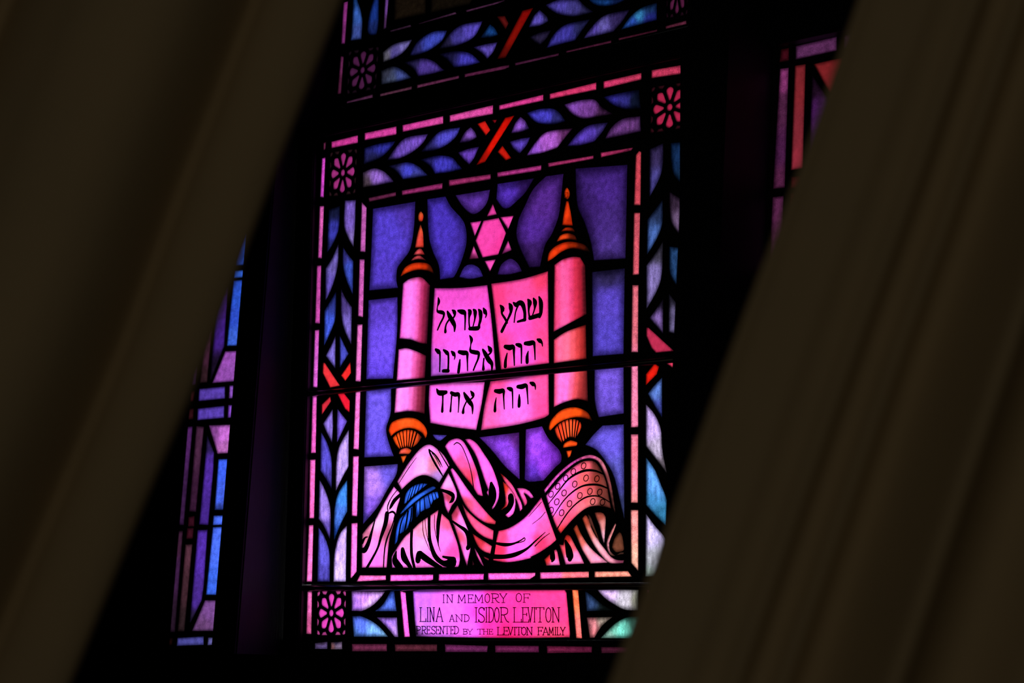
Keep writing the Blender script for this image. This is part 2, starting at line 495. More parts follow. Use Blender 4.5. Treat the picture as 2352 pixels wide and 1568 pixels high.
# ------------------------------------------------------------------ drawings, in millimetres on the plane of each glazed panel
HOPPER = '''
pink_border top|-549.3,1246.4:ec44ac -410.4,1244.8:f84cb8 -104.6,1241.4:ff5abc 59.2,1245.7:ff48a8 216,1246.7:ff4480 492.5,1243.3:e8446c|5|0|-592.1,1249.5 -493.4,1251.6 -492.6,1231.5 -591.4,1232.4
pink_border top|=|5|0|-470.3,1253.3 -355.6,1253 -354.9,1231.6 -469.6,1234.5
pink_border top|=|5|0|-336.4,1252.6 -195,1253.2 -194.4,1233.8 -334.4,1234.9
pink_border top|=|5|0|-174.8,1251.6 -31.1,1253.6 -30.5,1231.3 -174.3,1234.7
pink_border top|=|5|0|-13,1249.8 127.3,1252.5 127.6,1237.5 -12.7,1237.6
pink_border top|=|5|0|145.4,1251 286.9,1253.9 287.2,1236.4 145.7,1237.6
pink_border top|=|5|0|306.1,1252.7 417.2,1253.4 417.4,1237.6 307.1,1235.4
pink_border top|=|5|0|444.3,1254.5 548.4,1250.6 548.5,1230.3 444.4,1235.9
pink_border left|80305a|5|0|-621.8,1250.6 -611.4,1252.4 -612.9,1232.9 -621,1230.8
pink_border left|-622.5,1175.3:f050e0 -625.2,1126.6:d848d0 -617.6,1060.5:e060b8 -623.7,866.9:c84aa8 -624.9,674.5:d860d0 -627.6,537.4:e85cc0 -625.5,379.5:f868c0 -627.4,207.4:f070c0 -622,80.8:d860a8|5|0|-625.5,1211.8 -611.6,1212.4 -614,1109.5 -628.5,1113.4
pink_border left|=|5|0|-629.4,1089.6 -611.6,1088.4 -614.6,954.7 -630,958
pink_border left|=|5|0|-633,938.9 -615.7,938 -614.7,790.5 -633.9,793.8
pink_border left|=|5|0|-634.1,776.1 -616.5,776.2 -616.9,631 -634.6,633.7
pink_border left|=|5|0|-635.5,611 -618,610.5 -616.1,468.8 -635.1,469.7
pink_border left|=|5|0|-638.1,453.1 -616.4,453.4 -615.3,308.6 -634.2,309.1
pink_border left|=|5|0|-634.8,291.9 -617,292.7 -616.1,153.9 -637.3,154.4
leaf_garland top|-409.4,1215.9:3434a8 -430.5,1171:20204a|10|1|-471.2,1215.4c -418.6,1218.9 -357.5,1216.2c -377.1,1198.4 -412.7,1181.3 -471,1173.6c
leaf_garland top|-275.3,1211.8:8458d8 -340.7,1183.6:7450c4 -385.2,1174.2:403070|10|1|-387.5,1172.9c -363.5,1196.4 -324.1,1219.1 -244.9,1217.2c -261.7,1197.2 -296.3,1180.3 -340.3,1170.9
leaf_garland top|-188.6,1211.2:5850d8 -252.5,1180.2:282460|10|1|-269.8,1176.5c -231.5,1205.2 -197.4,1218.7 -136.8,1216.6c -149.8,1196 -183.4,1179.4 -226.2,1173.2
leaf_garland top|-103.6,1201.3:9860d8 -115.5,1175.5:503078|10|1|-140.9,1179.3c -124.6,1201.4 -103.9,1212.1c -88.9,1199.1 -81.4,1184.2c -107.1,1177.3
leaf_garland top|6e44c4|10|1|-144.5,1156.7c -110.9,1161 -73.4,1160.7c -89.3,1135 -105.7,1122c -127.1,1138.8
leaf_garland top|-424.8,1138.3:9c6cd8 -460.7,1120.8:50404c -369.9,1121.3:6a48a0|10|1|-473.5,1154.6c -434.7,1159.5 -397.9,1147.3 -370.1,1126.1 -360.7,1115.3c -414.8,1114.7 -472,1116c
leaf_garland top|-308,1134.9:4848d4 -366.6,1155.7:302c68 -294.2,1117.3:3a3c88|10|1|-382.4,1157.9c -317.7,1158.2 -277.5,1143.1 -255.1,1125.9 -242.6,1114.9c -289.8,1115.1 -329.6,1117.4c -354.9,1141.4
leaf_garland top|-194.9,1134.6:443cc4 -251.7,1155.1:28246a -143.3,1115:302c90|10|1|-271.4,1157.9c -212.8,1159.5 -165.5,1148.9 -143.7,1130.4 -127.3,1114.3c -172.9,1113 -220.2,1115.8c -238.1,1137.6
ribbon_cross top|e82018|5|0|-83.1,1216.6 -56.2,1220 -37.8,1194.4 -53.2,1183
ribbon_cross top|23.6,1215.2:c81008 -4.2,1189.2:e81408 -20,1167.4:ee1608 -76.6,1124:a01008|5|0|7.3,1217.1 38.9,1217.9 -53.7,1120.7 -84.7,1116.9
ribbon_cross top|c01828|4|0|-35.6,1218.4 -17,1216.1 -25,1207.6
ribbon_cross top|d41c10|6|0|-15.3,1139.5 0.7,1152.8 30.6,1117.8 11.7,1115.1
leaf_garland top|56.2,1195:9858d8 76.6,1176.9:5a3890|10|1|26.5,1177c 40.1,1200.5 55.9,1211.6c 72.1,1200 85.3,1178.5c 56.7,1175.4
leaf_garland top|5f44c0|10|1|22.9,1158c 57,1160.4 88.9,1158.6c 77.3,1140.9 55.8,1124.6c 33.3,1141.4
leaf_garland top|127.5,1204.8:4c44d0 178.5,1184.9:2c2a6c|10|1|75.8,1217.5c 111.4,1220.8 154.7,1215.3 178.2,1201.2 196,1179.3c 159.3,1177.6 112,1187.9 88,1203.6
leaf_garland top|216.6,1211.3:9050c0 254.9,1199.3:8044a0 315.3,1178:402044|8|1|189.5,1218.6c 235.6,1221.5 281.1,1215.5 303.9,1194.4 337.6,1173.1c 293,1174.3 247.7,1177.1 213.1,1194.2
leaf_garland top|329.8,1207.6:4038b0 366.8,1198.7:343088 399.7,1193.3:10162c|12|1|307.3,1217c 351.8,1218.4 410.4,1217.3c 416.3,1172.1c 370.7,1179.3 333.6,1195.4
leaf_garland top|140.4,1140.5:b860d8 93.6,1123.6:a058e0 206,1157.1:602c60|7|1|75.9,1117.3c 105,1145.8 140,1164.2 219.4,1160.1c 198.5,1143.6 171.9,1121.1c 125.3,1116.1
leaf_garland top|255.8,1137.9:5e40c0 311.9,1155.4:4c3a90|12|1|200.8,1121.2c 232.9,1147.2 266.9,1159.5 323,1157.2c 304.7,1136.3 282.5,1119.3c 241,1116.8
leaf_garland top|349.2,1135.3:74408c 396.7,1139.4:6c3c80|12|1|312.4,1120.7c 330.6,1143.9 363.6,1158.9 414.6,1156.6c 416.8,1122.1c 367.7,1121
pink_fillet top|-404.7,1084.8:702a50 -271.3,1086.1:a03070 -100.5,1084.7:a03068 62.6,1083.3:b83888 218.7,1085:c83c78 349.8,1086.4:c83a70|6|0|-450.3,1087.6 -351.8,1089.9 -351.5,1079.1 -447.6,1077
pink_fillet top|=|6|0|-333.1,1090.5 -192.3,1090.4 -193.2,1075.7 -331.8,1078.4
pink_fillet top|=|6|0|-173.3,1094.6 -34.5,1090.2 -34.2,1077.1 -172,1079
pink_fillet top|=|6|0|-15,1091.1 124.6,1088.9 124.1,1076.3 -14.7,1079
pink_fillet top|=|6|0|143.3,1090.7 281.1,1088.5 281.2,1080.4 144.7,1080.8
pink_fillet top|=|6|0|299.7,1092.2 395.4,1089.7 390,1083.4 301.7,1080.4
pink_fillet right|408.7,1032.4:d84858 406.7,877.5:d85868 404.9,710:d86878 404.5,585.3:e878a0 404.1,521.5:f080a8 405.4,398.1:f07890 406.7,275.7:f08e8c 411.2,194.5:f0a894|6|0|401.8,1071.7 411.1,1079.7 418.3,1076.4 417.7,958.3 397.9,960.9
pink_fillet right|=|6|0|398.1,944.7 416.8,942.4 414.7,806.6 396,807.2
pink_fillet right|=|6|0|395.1,785.7 413.8,783.8 413.9,637.7 393.9,639.3
pink_fillet right|=|6|0|394.2,616.5 414.2,615 416.3,476.3 394.6,476.7
pink_fillet right|=|6|0|394.7,462.1 416.4,461 416.9,314.7 396.4,315.9
pink_fillet right|=|6|0|395.8,300.4 418.1,299.7 419.5,170.2 398.9,187.9
pink_fillet bottom|-411.4,162.4:ff70c8 -265.6,163.2:ff60d8 -78.1,161.9:ff50d0 43.2,162.8:ff60c8 183.4,163.5:ff66c0 217.6,163.2:ff707c 340.1,164.8:ff9884|5|0|-445.6,168.5 -354.7,167.5 -354.3,156.5 -457.3,153.4
pink_fillet bottom|=|5|0|-340.6,168.8 -196.2,168.4 -195.9,156.5 -204.7,154.7 -340.9,153.5
pink_fillet bottom|=|5|0|-178.9,169.4 -33.6,168.9 -34.3,155.5 -179.2,154.1
pink_fillet bottom|=|5|0|-21.5,170.2 124.4,169.9 123.4,163.1 107.2,155.5 -21.1,154.9
pink_fillet bottom|=|5|0|137.2,170.6 280.9,171.1 281.1,158.1 137.5,156.1
pink_fillet bottom|=|5|0|296,171 391.1,171 401.9,159.4 296.2,158.5
pink_fillet left|-465.7,1009.8:c860b8 -469.5,867.5:cc5cb4 -468.1,710:e070c0 -470,544.2:f070c8 -472.5,374.1:f870d0 -468.8,220.7:ff70d8|5|0|-474.4,1081.1 -454.9,1064.3 -455.3,953.1 -475.2,956.9
pink_fillet left|=|5|0|-476.8,938 -457.4,935.9 -457.5,792.3 -476.9,797.2
pink_fillet left|=|5|0|-478.9,776.9 -458.7,775.7 -459.7,634.3 -479.9,637.3
pink_fillet left|=|5|0|-478.5,611.7 -459.8,611.4 -460.3,469.3 -480.9,472.8
pink_fillet left|=|5|0|-481.5,454.8 -459.7,454.8 -460,309.2 -480.5,311.3
pink_fillet left|=|5|0|-480.7,292.9 -458.1,293.9 -456.8,177.1 -475.4,161.3 -478.8,163.2
leaf_garland left|-578,1023.3:3838a8 -575.3,1071.4:141838 -590.1,973:282a70|8|1|-595.4,1077.2c -552.1,1081.4c -554.5,1023.7 -572,990.3 -596.9,965.7c
leaf_garland left|-518.1,1048.2:7a5cc4 -501.3,975.7:9078c8|8|1|-536.1,1092.3c -495,1088.6c -495,1029.3 -498.7,969.1c -520.7,997.2 -537,1031.2
leaf_garland left|-570,941.8:6c5cb0 -585.8,869.6:6450b8|8|1|-554,988.2c -553.3,936.8 -563.5,899.4 -578.7,868.9 -597.6,845c -600.2,928.9c -577.5,952.2
leaf_garland left|-512.7,913.2:3a4cb8 -528.5,959.6:3a3890|8|1|-538.5,976.8c -519,955.4 -497.4,935.5c -496.4,849.6c -521.1,888.6 -536.6,928.5
leaf_garland left|-586.9,783.2:4058d8 -570.7,845.7:28307c|8|1|-557.6,868.4c -557.2,802.9 -570,772.2 -598,731.5c -600.4,822.9c -577.8,846.4
leaf_garland left|-511.6,767.1:7864c4 -533.1,842.1:4c3a80|8|1|-541.4,874.7c -524.1,847.5 -498.5,821.3c -497.1,726.5c -525.5,768.3 -538.9,810.8
leaf_garland left|7868cc|7|0|-555.4,758.2 -552.8,672.4 -590.9,708.6 -570.8,734.1
leaf_garland left|484cc0|7|0|-541.4,757 -506,706.7 -538,672.9
ribbon_cross left|e03038|4|0|-599.6,691.8 -592.5,691.2 -533.9,630.1 -571.1,627.9 -599.9,666.3
ribbon_cross left|e82828|4|0|-499.2,687.3 -495.4,658.8 -515.8,639.8 -532.6,655.2
ribbon_cross left|dc1830|4|0|-543.9,611.3 -518.4,610.3 -496.9,591 -497.1,561.4 -514.6,571.8
ribbon_cross left|c82838|4|0|-569.3,606.7 -565.1,593.8 -599.3,561.1 -600,588.1
leaf_garland left|866cd0|7|0|-593.7,540.3 -558.7,576 -554.7,533.4 -557.5,489.6 -579.7,519
leaf_garland left|7658d8|7|0|-542.4,575.1 -504.2,541.5 -519.4,518.9 -540.3,488.7 -543,532.7
leaf_garland left|-577.1,456:5248c0 -565.1,393:403690|8|1|-600,521.7c -576.3,493.7 -558.4,455.2 -554.4,414.4 -554.2,377c -579.6,406 -599.2,425.6c
leaf_garland left|b090e6|7|1|-497.9,522.4c -495.2,430.6c -519.2,400.6 -540.1,370.3c -541.5,438.8 -531.7,482.1
leaf_garland left|-581.1,331.1:9274d8 -559.9,268.4:5c48a8|8|1|-600.6,403.7c -578.5,377.8 -558.1,336.7 -553.9,290 -555.6,254.4c -581.8,290.6 -599.7,306.6c
leaf_garland left|-517.6,360.2:3c80e0 -524.9,314:4068c8 -536.7,264.8:1c3c90|7|1|-498.6,399.8c -495.5,322.5c -519.3,289.2 -541.6,249.5c -543.6,320.7 -531.6,366.9
leaf_garland left|-576.5,222.2:5850c4 -577.4,165.4:443c9c|8|1|-599.4,287.9c -576,264.1 -557.5,231.2 -552.5,200.3 -552.5,189.6 -551.5,153.6c -598.1,154.2c -598.9,222.5
leaf_garland left|-512.6,236.7:c09cf0 -518.5,165:cdaefa|7|1|-495.5,288.6c -494.5,189c -493.6,153.3c -539.2,153.5c -539.3,215.5 -527.2,258.5 -512,278.2
leaf_garland right|458.5,1067.7:382c58 455.6,1000.7:5850a4|12|1|440.6,1078.8c 479.6,1087.2c 479.3,1042.3 469.7,1009.9 441.6,971.5c
leaf_garland right|515.2,1045.6:142c54 530.8,1001.6:183050|10|1|499.1,1084.3c 538,1081.3c 537.2,984.1c 508.4,1013 500.4,1047.7
leaf_garland right|453.1,886.1:4868b0 466.7,940.3:202c4c|9|1|478.9,963.9c 479.3,913.7 463.7,879.3 435.7,846.3c 436,924.6c 459.6,946.8
leaf_garland right|524.6,905.4:70587c 508.8,960.1:342438|9|1|496.4,978.4c 531.1,957.2c 528.9,877.2c 503.9,907.9 496.6,944.9
leaf_garland right|457.4,802.2:8070b0 471.1,850.7:3c3848|9|1|480.7,873.2c 478.5,802.7 464.8,765.4 435.1,728.1c 434.1,824.1c 457,846.7
leaf_garland right|22406c|9|1|497.3,858.8c 527.7,852.6c 522.1,767.9c 499.5,800.5
leaf_garland right|468.8,704.2:74589a 479,744.6:241c30|9|0|482.5,749.8 482.4,671.4 444.1,709.2 461.6,727
leaf_garland right|515.6,700:625880 499.9,750.9:2c2838|8|0|496.4,759.5 520.6,732.4 517.6,668.4 497,674.3
ribbon_cross right|b42a4c|5|0|435.4,689.3 442.5,688.6 512.7,632.6 462.4,632.7 450,643.9 435.6,671.3
ribbon_cross right|d83a5c|4|0|480.1,615.5 514.5,615.5 513.6,593.8
ribbon_cross right|e01c10|7|0|459.1,610.2 472.5,602.3 466.4,586.4 434.9,563.9 435.4,588.6
leaf_garland right|467.3,553.1:5878c8 471.2,511.9:40489c|9|1|481,579.4c 481.8,490.9c 460.6,518 441,546.6c 460.2,564.5
leaf_garland right|8070a0|6|0|506.8,580.3 512,571.8 509,517.7 507.1,542.3
leaf_garland right|450.5,477.7:c4a4ec 465,422.6:b0a0c0 479.2,389.5:786c78|8|1|435.9,525c 460.8,501.6 478.5,468 483.4,421.8 496.3,372.7c 461.6,409.2 436.8,434.8c
leaf_garland right|458.6,355.2:5c98e4 476.6,282:2c6c94 441.5,318:3a7ab0|8|1|437.1,411.7c 461.8,384.9 479.5,351.8 496.8,313.6 496.2,261.4c 462.7,287.7 438.1,310c
leaf_garland right|452.6,247.7:c8b8f0 460.1,193.9:a8a8b4 446.5,164.6:8a9a94|8|1|438.2,292.4c 462.9,266.2 492.2,236.2 482.5,201.6 476,159.1c 437.8,159.3c
background_glass|-379.1,999.5:5c44e0 -397.8,891.6:5a40d4 -314,1047.9:5438b8|26|1|-433.2,1058.3c -283.5,1057.2c -285.9,994.6 -297.4,943.1 -322.9,918 -340.1,901.2 -342.5,870.3 -336.2,852.6c -439.4,856.6c -435.8,943
background_glass|-181.8,975.9:5038cc -178.9,877.9:4c34c8 -126.3,954.1:4830b0|28|1|-244.3,1057.7c -182,1056.4c -162,1028.6 -118.8,986.6 -108.4,942.9 -120.7,901.9 -140.7,867.8 -150.9,858.2c -195.4,858.3c -200.6,892.4 -223.2,931.7 -237.4,973.3
background_glass|6e3cc0|30|1|-150.1,1054.7c -35.6,1053.3c -45.1,1022.8 -69.4,1004.8 -94.2,1003.3 -124,1023.8
background_glass|15.5,1036:5c34c8 83.1,1056.7:402078|28|1|-13.5,1063.8c 102.7,1061.5c 75.7,1031 52.1,1016.3 24.3,1002 4.1,1006 -16.7,1028.2c
background_glass|123.6,998.2:5c2c98 97.3,942.6:562a9c 94.5,884.1:40206c|34|1|138,1061.1c 192.3,1059.5c 185.6,1002 178.6,962 160,926.4 141,905.2 131.8,880 124.5,854.5c 91.1,856.6c 62.5,902.4 49,936.5 55.1,971.4 74.3,1001.6 99.3,1036.8
background_glass|5a3cc8|24|1|-132,857.8c -115.9,880.3 -91.1,883.6 -66,871.9 -53.2,851.1c -94.3,849.4
background_glass|5a2e9c|26|1|-8.5,850.9c 3.1,873.4 31,883.8 55.2,870.8 69.6,850.1c 27.8,847.1
background_glass|-387.1,719.1:7450fa -394.9,813.1:6040d0 -397.9,645.5:6a48f0|18|1|-440.8,833.2c -337.7,831c -335.7,745.7 -346.4,634.1c -441.8,639.3c
background_glass|-398.3,555.5:7058f0 -394.9,463.1:6450e0|18|1|-440.8,612.3c -352.3,612.5c -351.6,552.7 -365.7,513.7 -351,473.3 -337,448.2c -441.5,449.9c
background_glass|-410,387.2:b47cf8 -353.3,412.5:6c58e0 -407.8,326.1:8858e8 -433.3,293.3:4838a0|20|1|-440.7,428.3c -323.2,429.4c -326.8,405.4 -356.2,370.1 -390.1,328.7 -439.9,288.8c
background_glass|314,1002.5:4e2a92 333.2,942.9:4a2c86 352.5,869.6:543898 265.8,980:3c2070|34|1|226.6,1066.4c 379.4,1053.5c 378.5,977 376.4,845.8c 284.5,851.6c 274.6,892.8 255.1,941 235.7,975.2 229.4,1013.7
background_glass|328.3,759.2:5c46c8 327.5,815.7:2c2450 325.7,674.9:5846c8|24|1|279.3,826.5c 374.8,824.8c 373.4,637.5c 283.9,638.9c
background_glass|330.5,590.6:7858e0 331.8,539.9:6c50d0|24|1|289.8,615.4c 373.7,614.7c 375.6,508.1c 303.1,504c 291.5,542.4
background_glass|343.8,456:6a58e0 359.3,372.6:605cc8 374.5,295.5:505898|22|1|314.3,485.3c 375.9,484.6c 380.1,276.3c 367.1,317.6 348.5,373 326.4,404.3 296.8,433.3 265.2,446c 288.9,467.1
background_glass|7058f0|14|1|-209.2,493.3c -160.6,489.2c -183.3,477 -200.4,483.8
background_glass|21.2,457.3:8c40e8 50.3,424.8:8c40e4 57.7,472:6c2c98|26|1|-57.2,479c 68.7,483.8c 72.4,376.5c 25.1,409.4 -15.8,446.5
background_glass|115.6,453.4:a044fa 147.4,403.5:9038e0 113.2,382.2:5c2cb8 181.3,421.9:7028b4|24|1|87.7,489.2c 138,493.6c 157.7,465.5 192.5,435.5 196.6,412.7 181.7,402.1 144.2,372.5c 101.8,371.2 86.2,377.5c
star_of_david|e840a0|6|0|-26.7,1019.8 -12.5,991.6 -46.4,990.7
star_of_david|-30.9,942.9:fa44ac 2.2,918.2:f03898|5|0|-56.5,982.6 -6.7,983.4 17.7,944.7 -6.2,896.8 -57.2,895.5 -80.9,938.2
star_of_david|f048b4|5|0|-99.9,983.7 -61.4,983.3 -83.2,947.5
star_of_david|fa4ab4|5|0|-3.5,984.5 40.8,982.6 23.5,951.4
star_of_david|-83.7,919:f858b8 -91.4,897.2:601840|5|0|-86,928.3 -67.8,894.6 -101.8,896.2
star_of_david|24.2,921.6:fa50b8 22.7,895:702058|5|0|24,927.6 36.6,902.4 2.6,895.8
star_of_david|ff50bc|5|0|-50.8,887.4 -13.3,887.1 -32.1,859.3
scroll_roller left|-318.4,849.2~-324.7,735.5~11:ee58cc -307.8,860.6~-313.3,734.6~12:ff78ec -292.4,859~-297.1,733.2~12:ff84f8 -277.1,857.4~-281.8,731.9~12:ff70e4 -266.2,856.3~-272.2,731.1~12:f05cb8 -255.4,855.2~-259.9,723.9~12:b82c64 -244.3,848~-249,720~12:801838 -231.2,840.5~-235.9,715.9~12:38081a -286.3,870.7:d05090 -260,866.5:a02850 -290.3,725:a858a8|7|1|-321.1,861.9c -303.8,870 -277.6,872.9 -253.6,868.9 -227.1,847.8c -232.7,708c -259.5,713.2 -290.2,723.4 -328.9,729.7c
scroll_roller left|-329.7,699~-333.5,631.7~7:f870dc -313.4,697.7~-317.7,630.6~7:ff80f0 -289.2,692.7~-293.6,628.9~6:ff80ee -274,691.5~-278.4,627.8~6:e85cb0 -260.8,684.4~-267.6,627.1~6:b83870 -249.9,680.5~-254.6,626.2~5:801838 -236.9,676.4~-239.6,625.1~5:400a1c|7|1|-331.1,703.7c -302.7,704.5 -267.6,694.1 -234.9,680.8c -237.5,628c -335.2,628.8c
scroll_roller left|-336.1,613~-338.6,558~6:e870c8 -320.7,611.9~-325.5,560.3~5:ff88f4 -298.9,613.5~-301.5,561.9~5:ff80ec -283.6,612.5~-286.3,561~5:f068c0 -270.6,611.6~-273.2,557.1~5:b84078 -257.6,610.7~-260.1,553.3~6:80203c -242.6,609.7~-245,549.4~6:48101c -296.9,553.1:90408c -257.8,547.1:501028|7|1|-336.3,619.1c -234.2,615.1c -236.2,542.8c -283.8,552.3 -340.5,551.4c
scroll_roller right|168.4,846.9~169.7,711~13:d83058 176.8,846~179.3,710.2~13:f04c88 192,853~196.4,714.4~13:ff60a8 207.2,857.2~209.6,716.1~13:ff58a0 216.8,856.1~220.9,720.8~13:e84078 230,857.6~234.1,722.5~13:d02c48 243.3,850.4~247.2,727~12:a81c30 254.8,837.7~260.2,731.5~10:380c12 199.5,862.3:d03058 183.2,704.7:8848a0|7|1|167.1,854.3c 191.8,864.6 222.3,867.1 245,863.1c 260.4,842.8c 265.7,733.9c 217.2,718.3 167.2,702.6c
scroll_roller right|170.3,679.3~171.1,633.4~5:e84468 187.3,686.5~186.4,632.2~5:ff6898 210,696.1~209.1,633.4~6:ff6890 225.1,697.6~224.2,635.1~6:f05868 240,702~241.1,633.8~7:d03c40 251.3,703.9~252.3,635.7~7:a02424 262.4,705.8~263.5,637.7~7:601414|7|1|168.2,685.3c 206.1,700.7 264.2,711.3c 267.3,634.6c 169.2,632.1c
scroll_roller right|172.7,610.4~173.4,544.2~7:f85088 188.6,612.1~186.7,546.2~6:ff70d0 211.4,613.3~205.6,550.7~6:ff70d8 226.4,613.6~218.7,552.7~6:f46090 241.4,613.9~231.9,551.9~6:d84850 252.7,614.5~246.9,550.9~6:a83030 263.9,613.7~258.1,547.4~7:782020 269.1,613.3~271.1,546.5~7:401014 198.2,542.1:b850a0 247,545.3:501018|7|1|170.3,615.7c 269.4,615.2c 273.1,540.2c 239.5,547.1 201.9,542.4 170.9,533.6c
finial left|-267.2,1023.3:f06030 -258.1,1012.9:d03020|6|1|-264.3,1030.8 -256.3,1023.5 -254.3,1015.5 -257.9,1006.1 -264.4,1005.6 -271.9,1009 -274,1019.5 -270.8,1027.5
finial left|-271.8,961.9:e84840 -254.1,953.7:d03828 -264,991.9:f05838|7|1|-265.1,1000.8c -254.9,978.5 -251.1,941c -282.5,944.5c -275.6,974.7
finial left|-275.1,931.3:e05058 -253.3,928.9:b03030|6|1|-288.1,927.5c -275.4,939.1 -260.2,939.8 -246.7,923.5c
finial left|-279.1,917.8:e05058 -248.6,914.5:a03038|6|1|-297.3,913.6c -283.6,923 -264,923.9 -241.9,909.1c -270.3,915.3
finial left|-317.7,892.6:e03c10 -274.2,901.9:e03810 -252.3,894.9:c02c08 -226.1,885.9:601808 -215,872.5:200a06|8|1|-331.3,878.5c -317.9,898.8 -291.8,907.8 -257,906.2 -228.6,896.9 -212.8,872.3c -239,884.2 -273.8,889.5 -308.6,885.4
finial right|200.7,1016:f04410 209.3,1009:b82c08|6|1|202.8,1026.5 209.8,1019.1 212.3,1010.1 209.4,1001.7 203.3,999 197.1,1003.9 193.9,1014 196.8,1022.6
finial right|f04810|5|0|194.9,1017.7 205.3,1016.3 206.7,1002.7 195.2,1003.1
finial right|201.6,965:f03c10 215.2,951.7:c02808|7|1|200.3,995.7c 208,994.7c 216.9,963.1 221.9,937c 205.9,938.9 188.6,942.7c 193.8,971.8
finial right|198.4,930.5:e03810 225.1,924.4:601808|6|1|185,927.8c 198.3,935.8 221.2,932.1 229,921.7c 206.1,927.3
finial right|187.1,914.4:f04818 229.2,909.5:501408|6|1|172.7,905.9c 183.2,919.3 206.1,922.4 229.1,913.9 235,901.6c 202.6,908.3
finial right|157,877.2:f03c10 191.3,893.6:e03410 221.8,893.1:a02808 244.6,887.6:501408 271.1,873.1:1c0a06|8|1|146.4,863.8c 149.2,882.4 168.2,896.3 198.8,902.9 229.3,899.4 259.7,888.7 276.8,869.6c 256.1,876.2 222,885.8 191.5,882 161.1,868
handle_knob left|-347.8,506.6:e44010 -300.4,528.4:ee541a -257,522.9:e4480f -239.3,503.9:d03c10|7|1|-358.9,510.3c -348.6,529.6 -309.4,538 -266,534 -235.4,515.7 -225.4,497.1 -232.3,484c -243.4,498.1 -273.8,510.3 -304.2,511.9 -334.5,504.4 -349.6,495.4c
handle_knob left|-329.7,490.5:e84c14 -294.8,488.7:e44a1c -264.6,490.1:d04418 -249.4,486.3:5c1c10|7|1|-344.2,492.7c -325.8,503.9 -295.4,509.3 -265,503.7 -243.9,489.1c -259.7,473.3 -278.8,465.2c -294.1,469 -320.1,465.1c -333.6,477
handle_knob left|-311.2,459.2:f05848 -285.1,458:c84424|6|1|-321.8,453c -315.6,463 -294,466.8 -277.4,460c -284.9,451.3 -302.2,452.1
handle_knob left|d8561c|5|1|-315.1,447.3c -292.6,448.6c -301.6,434.6 -306.7,429.3c
handle_knob right|164.8,493.5:f04a0c 202.4,516.9:ee4c16 239.8,523.2:f04c10 269.8,512.9:90280c 282.9,501:3c1408|7|1|157.3,484.8c 160.8,502.3 187.1,523.5 217.2,530.7 247.2,527.8 273.4,515.5 287,495.7c 266.2,503.3 240.1,507.6 210.1,505.1 183.8,496.7 163.1,482.3c
handle_knob right|187.9,480.9:d83c20 221.7,484.7:f4562c 247.9,486.1:d83c1c|7|1|174.5,484.5c 187.6,496.5 217.7,504.7 243.9,501 254.5,490.8 251,477.5 237.1,461.4c 218.3,465.2 197.8,453.5c 182.4,467.1
handle_knob right|211.1,447.3:f85418 237.3,448.8:e04414|6|1|199.9,442.2c 203.5,451.9 222.2,458 243.2,452.7c 241.1,445.2 218.7,443.5
handle_knob right|f04c18|5|1|209.4,435.5c 228.2,436c 222.8,422.8 215.3,419.5c
scroll_parchment|-132.3,750.3:fa58e2 -134.4,825.2:e84ac4 -65.9,825.8:f04cc0 -47.5,767.3:fc4cd0 -129.6,651.1:fc60f0 -198.5,636.4:a850c0 -202.1,756.5:f450c8|9|1|-213.4,840.1c -124.2,832.1 -38.9,830c -21.5,735.6 -7.4,630.3c -111.8,628.9 -219.4,630.4c -220,707.9
scroll_parchment|52.7,746:ff4cc4 70.9,660.1:ff50d0 139.5,774:f84090 144.5,678.1:ff4488 -14.5,788.8:f83c80 67.5,817.3:fc4ca0 132,832.4:f03a68 11.7,664.7:ff4088|9|1|-28.2,831.8c 67.2,833.1 149.4,842.6c 153.2,725 156.5,633.2c 84.4,631.4 7.6,629.9c -11.6,739.6
scroll_parchment|-127.2,564.8:ff70ec -125.8,515.7:fc70dc -197.6,606.4:fc60e0 -65.6,548.7:ff68d8|10|1|-223.1,613.2c -128.4,609.1 -41.8,605.5c -49,559.8 -65.9,495.8c -142.7,506.8 -217.8,520.8c -224.6,570.9
scroll_parchment|56.9,553.2:ff68ec 57.8,512.5:fc68d0 143.2,583.2:ff4c98 147.2,535.7:fc4490 -19.8,594.3:fc4490 -38.1,522.8:fc58a8|12|1|-25.1,605.6c 72,608.4 155.3,614.3c 158.6,520.8c 144.5,512.2 58,500.5 -52.4,494.6c -42.1,552.1
scroll_parchment|-128.5,611.6:a02c78 6.3,611.9:901c34 104.1,615.7:701020|4|0|-170,613.7 -40.3,614.7 136.1,617.4 142.5,616 -33.5,610.8 -145.6,610.8
prayer_shawl|-245.4,420.8:f89ae4 -276.5,428.6:f07cdc -210.1,464.3:f880e8 -169.6,424:fa70e0 -199.8,425.3:c06a80 -189.7,390.7:a070c0 -312.1,378.1:e878d0|8|1|-324.9,387.9c -288.9,429.1 -249.8,461.9 -219.4,470.8 -191.8,459.1 -167.1,440.9 -150,418.9c -183.4,379.4c -201.8,390.1 -232.5,399.2 -259.9,395.2 -287.3,381.5 -308.6,367.6c
prayer_shawl|-336.7,366:fc80e8 -381.4,291.2:ffa4f0 -411.2,237.4:fc80e4 -393.9,198.1:f868e0 -358.6,273.4:a04468 -350.9,323:fc90ec -428.1,259.6:b86080 -359.3,204.2:e868c0|7|1|-335.5,376.8c -315.3,362c -312.6,347.8 -321.2,326.5 -326.8,306.1 -333.8,283.6 -345.3,251.5 -350.3,214.8 -352.4,185.8c -439.8,186.6c -441.1,222.7 -441.2,266.4c -419.4,285.6 -397.6,300.3 -379.4,323.8 -358.2,351.5
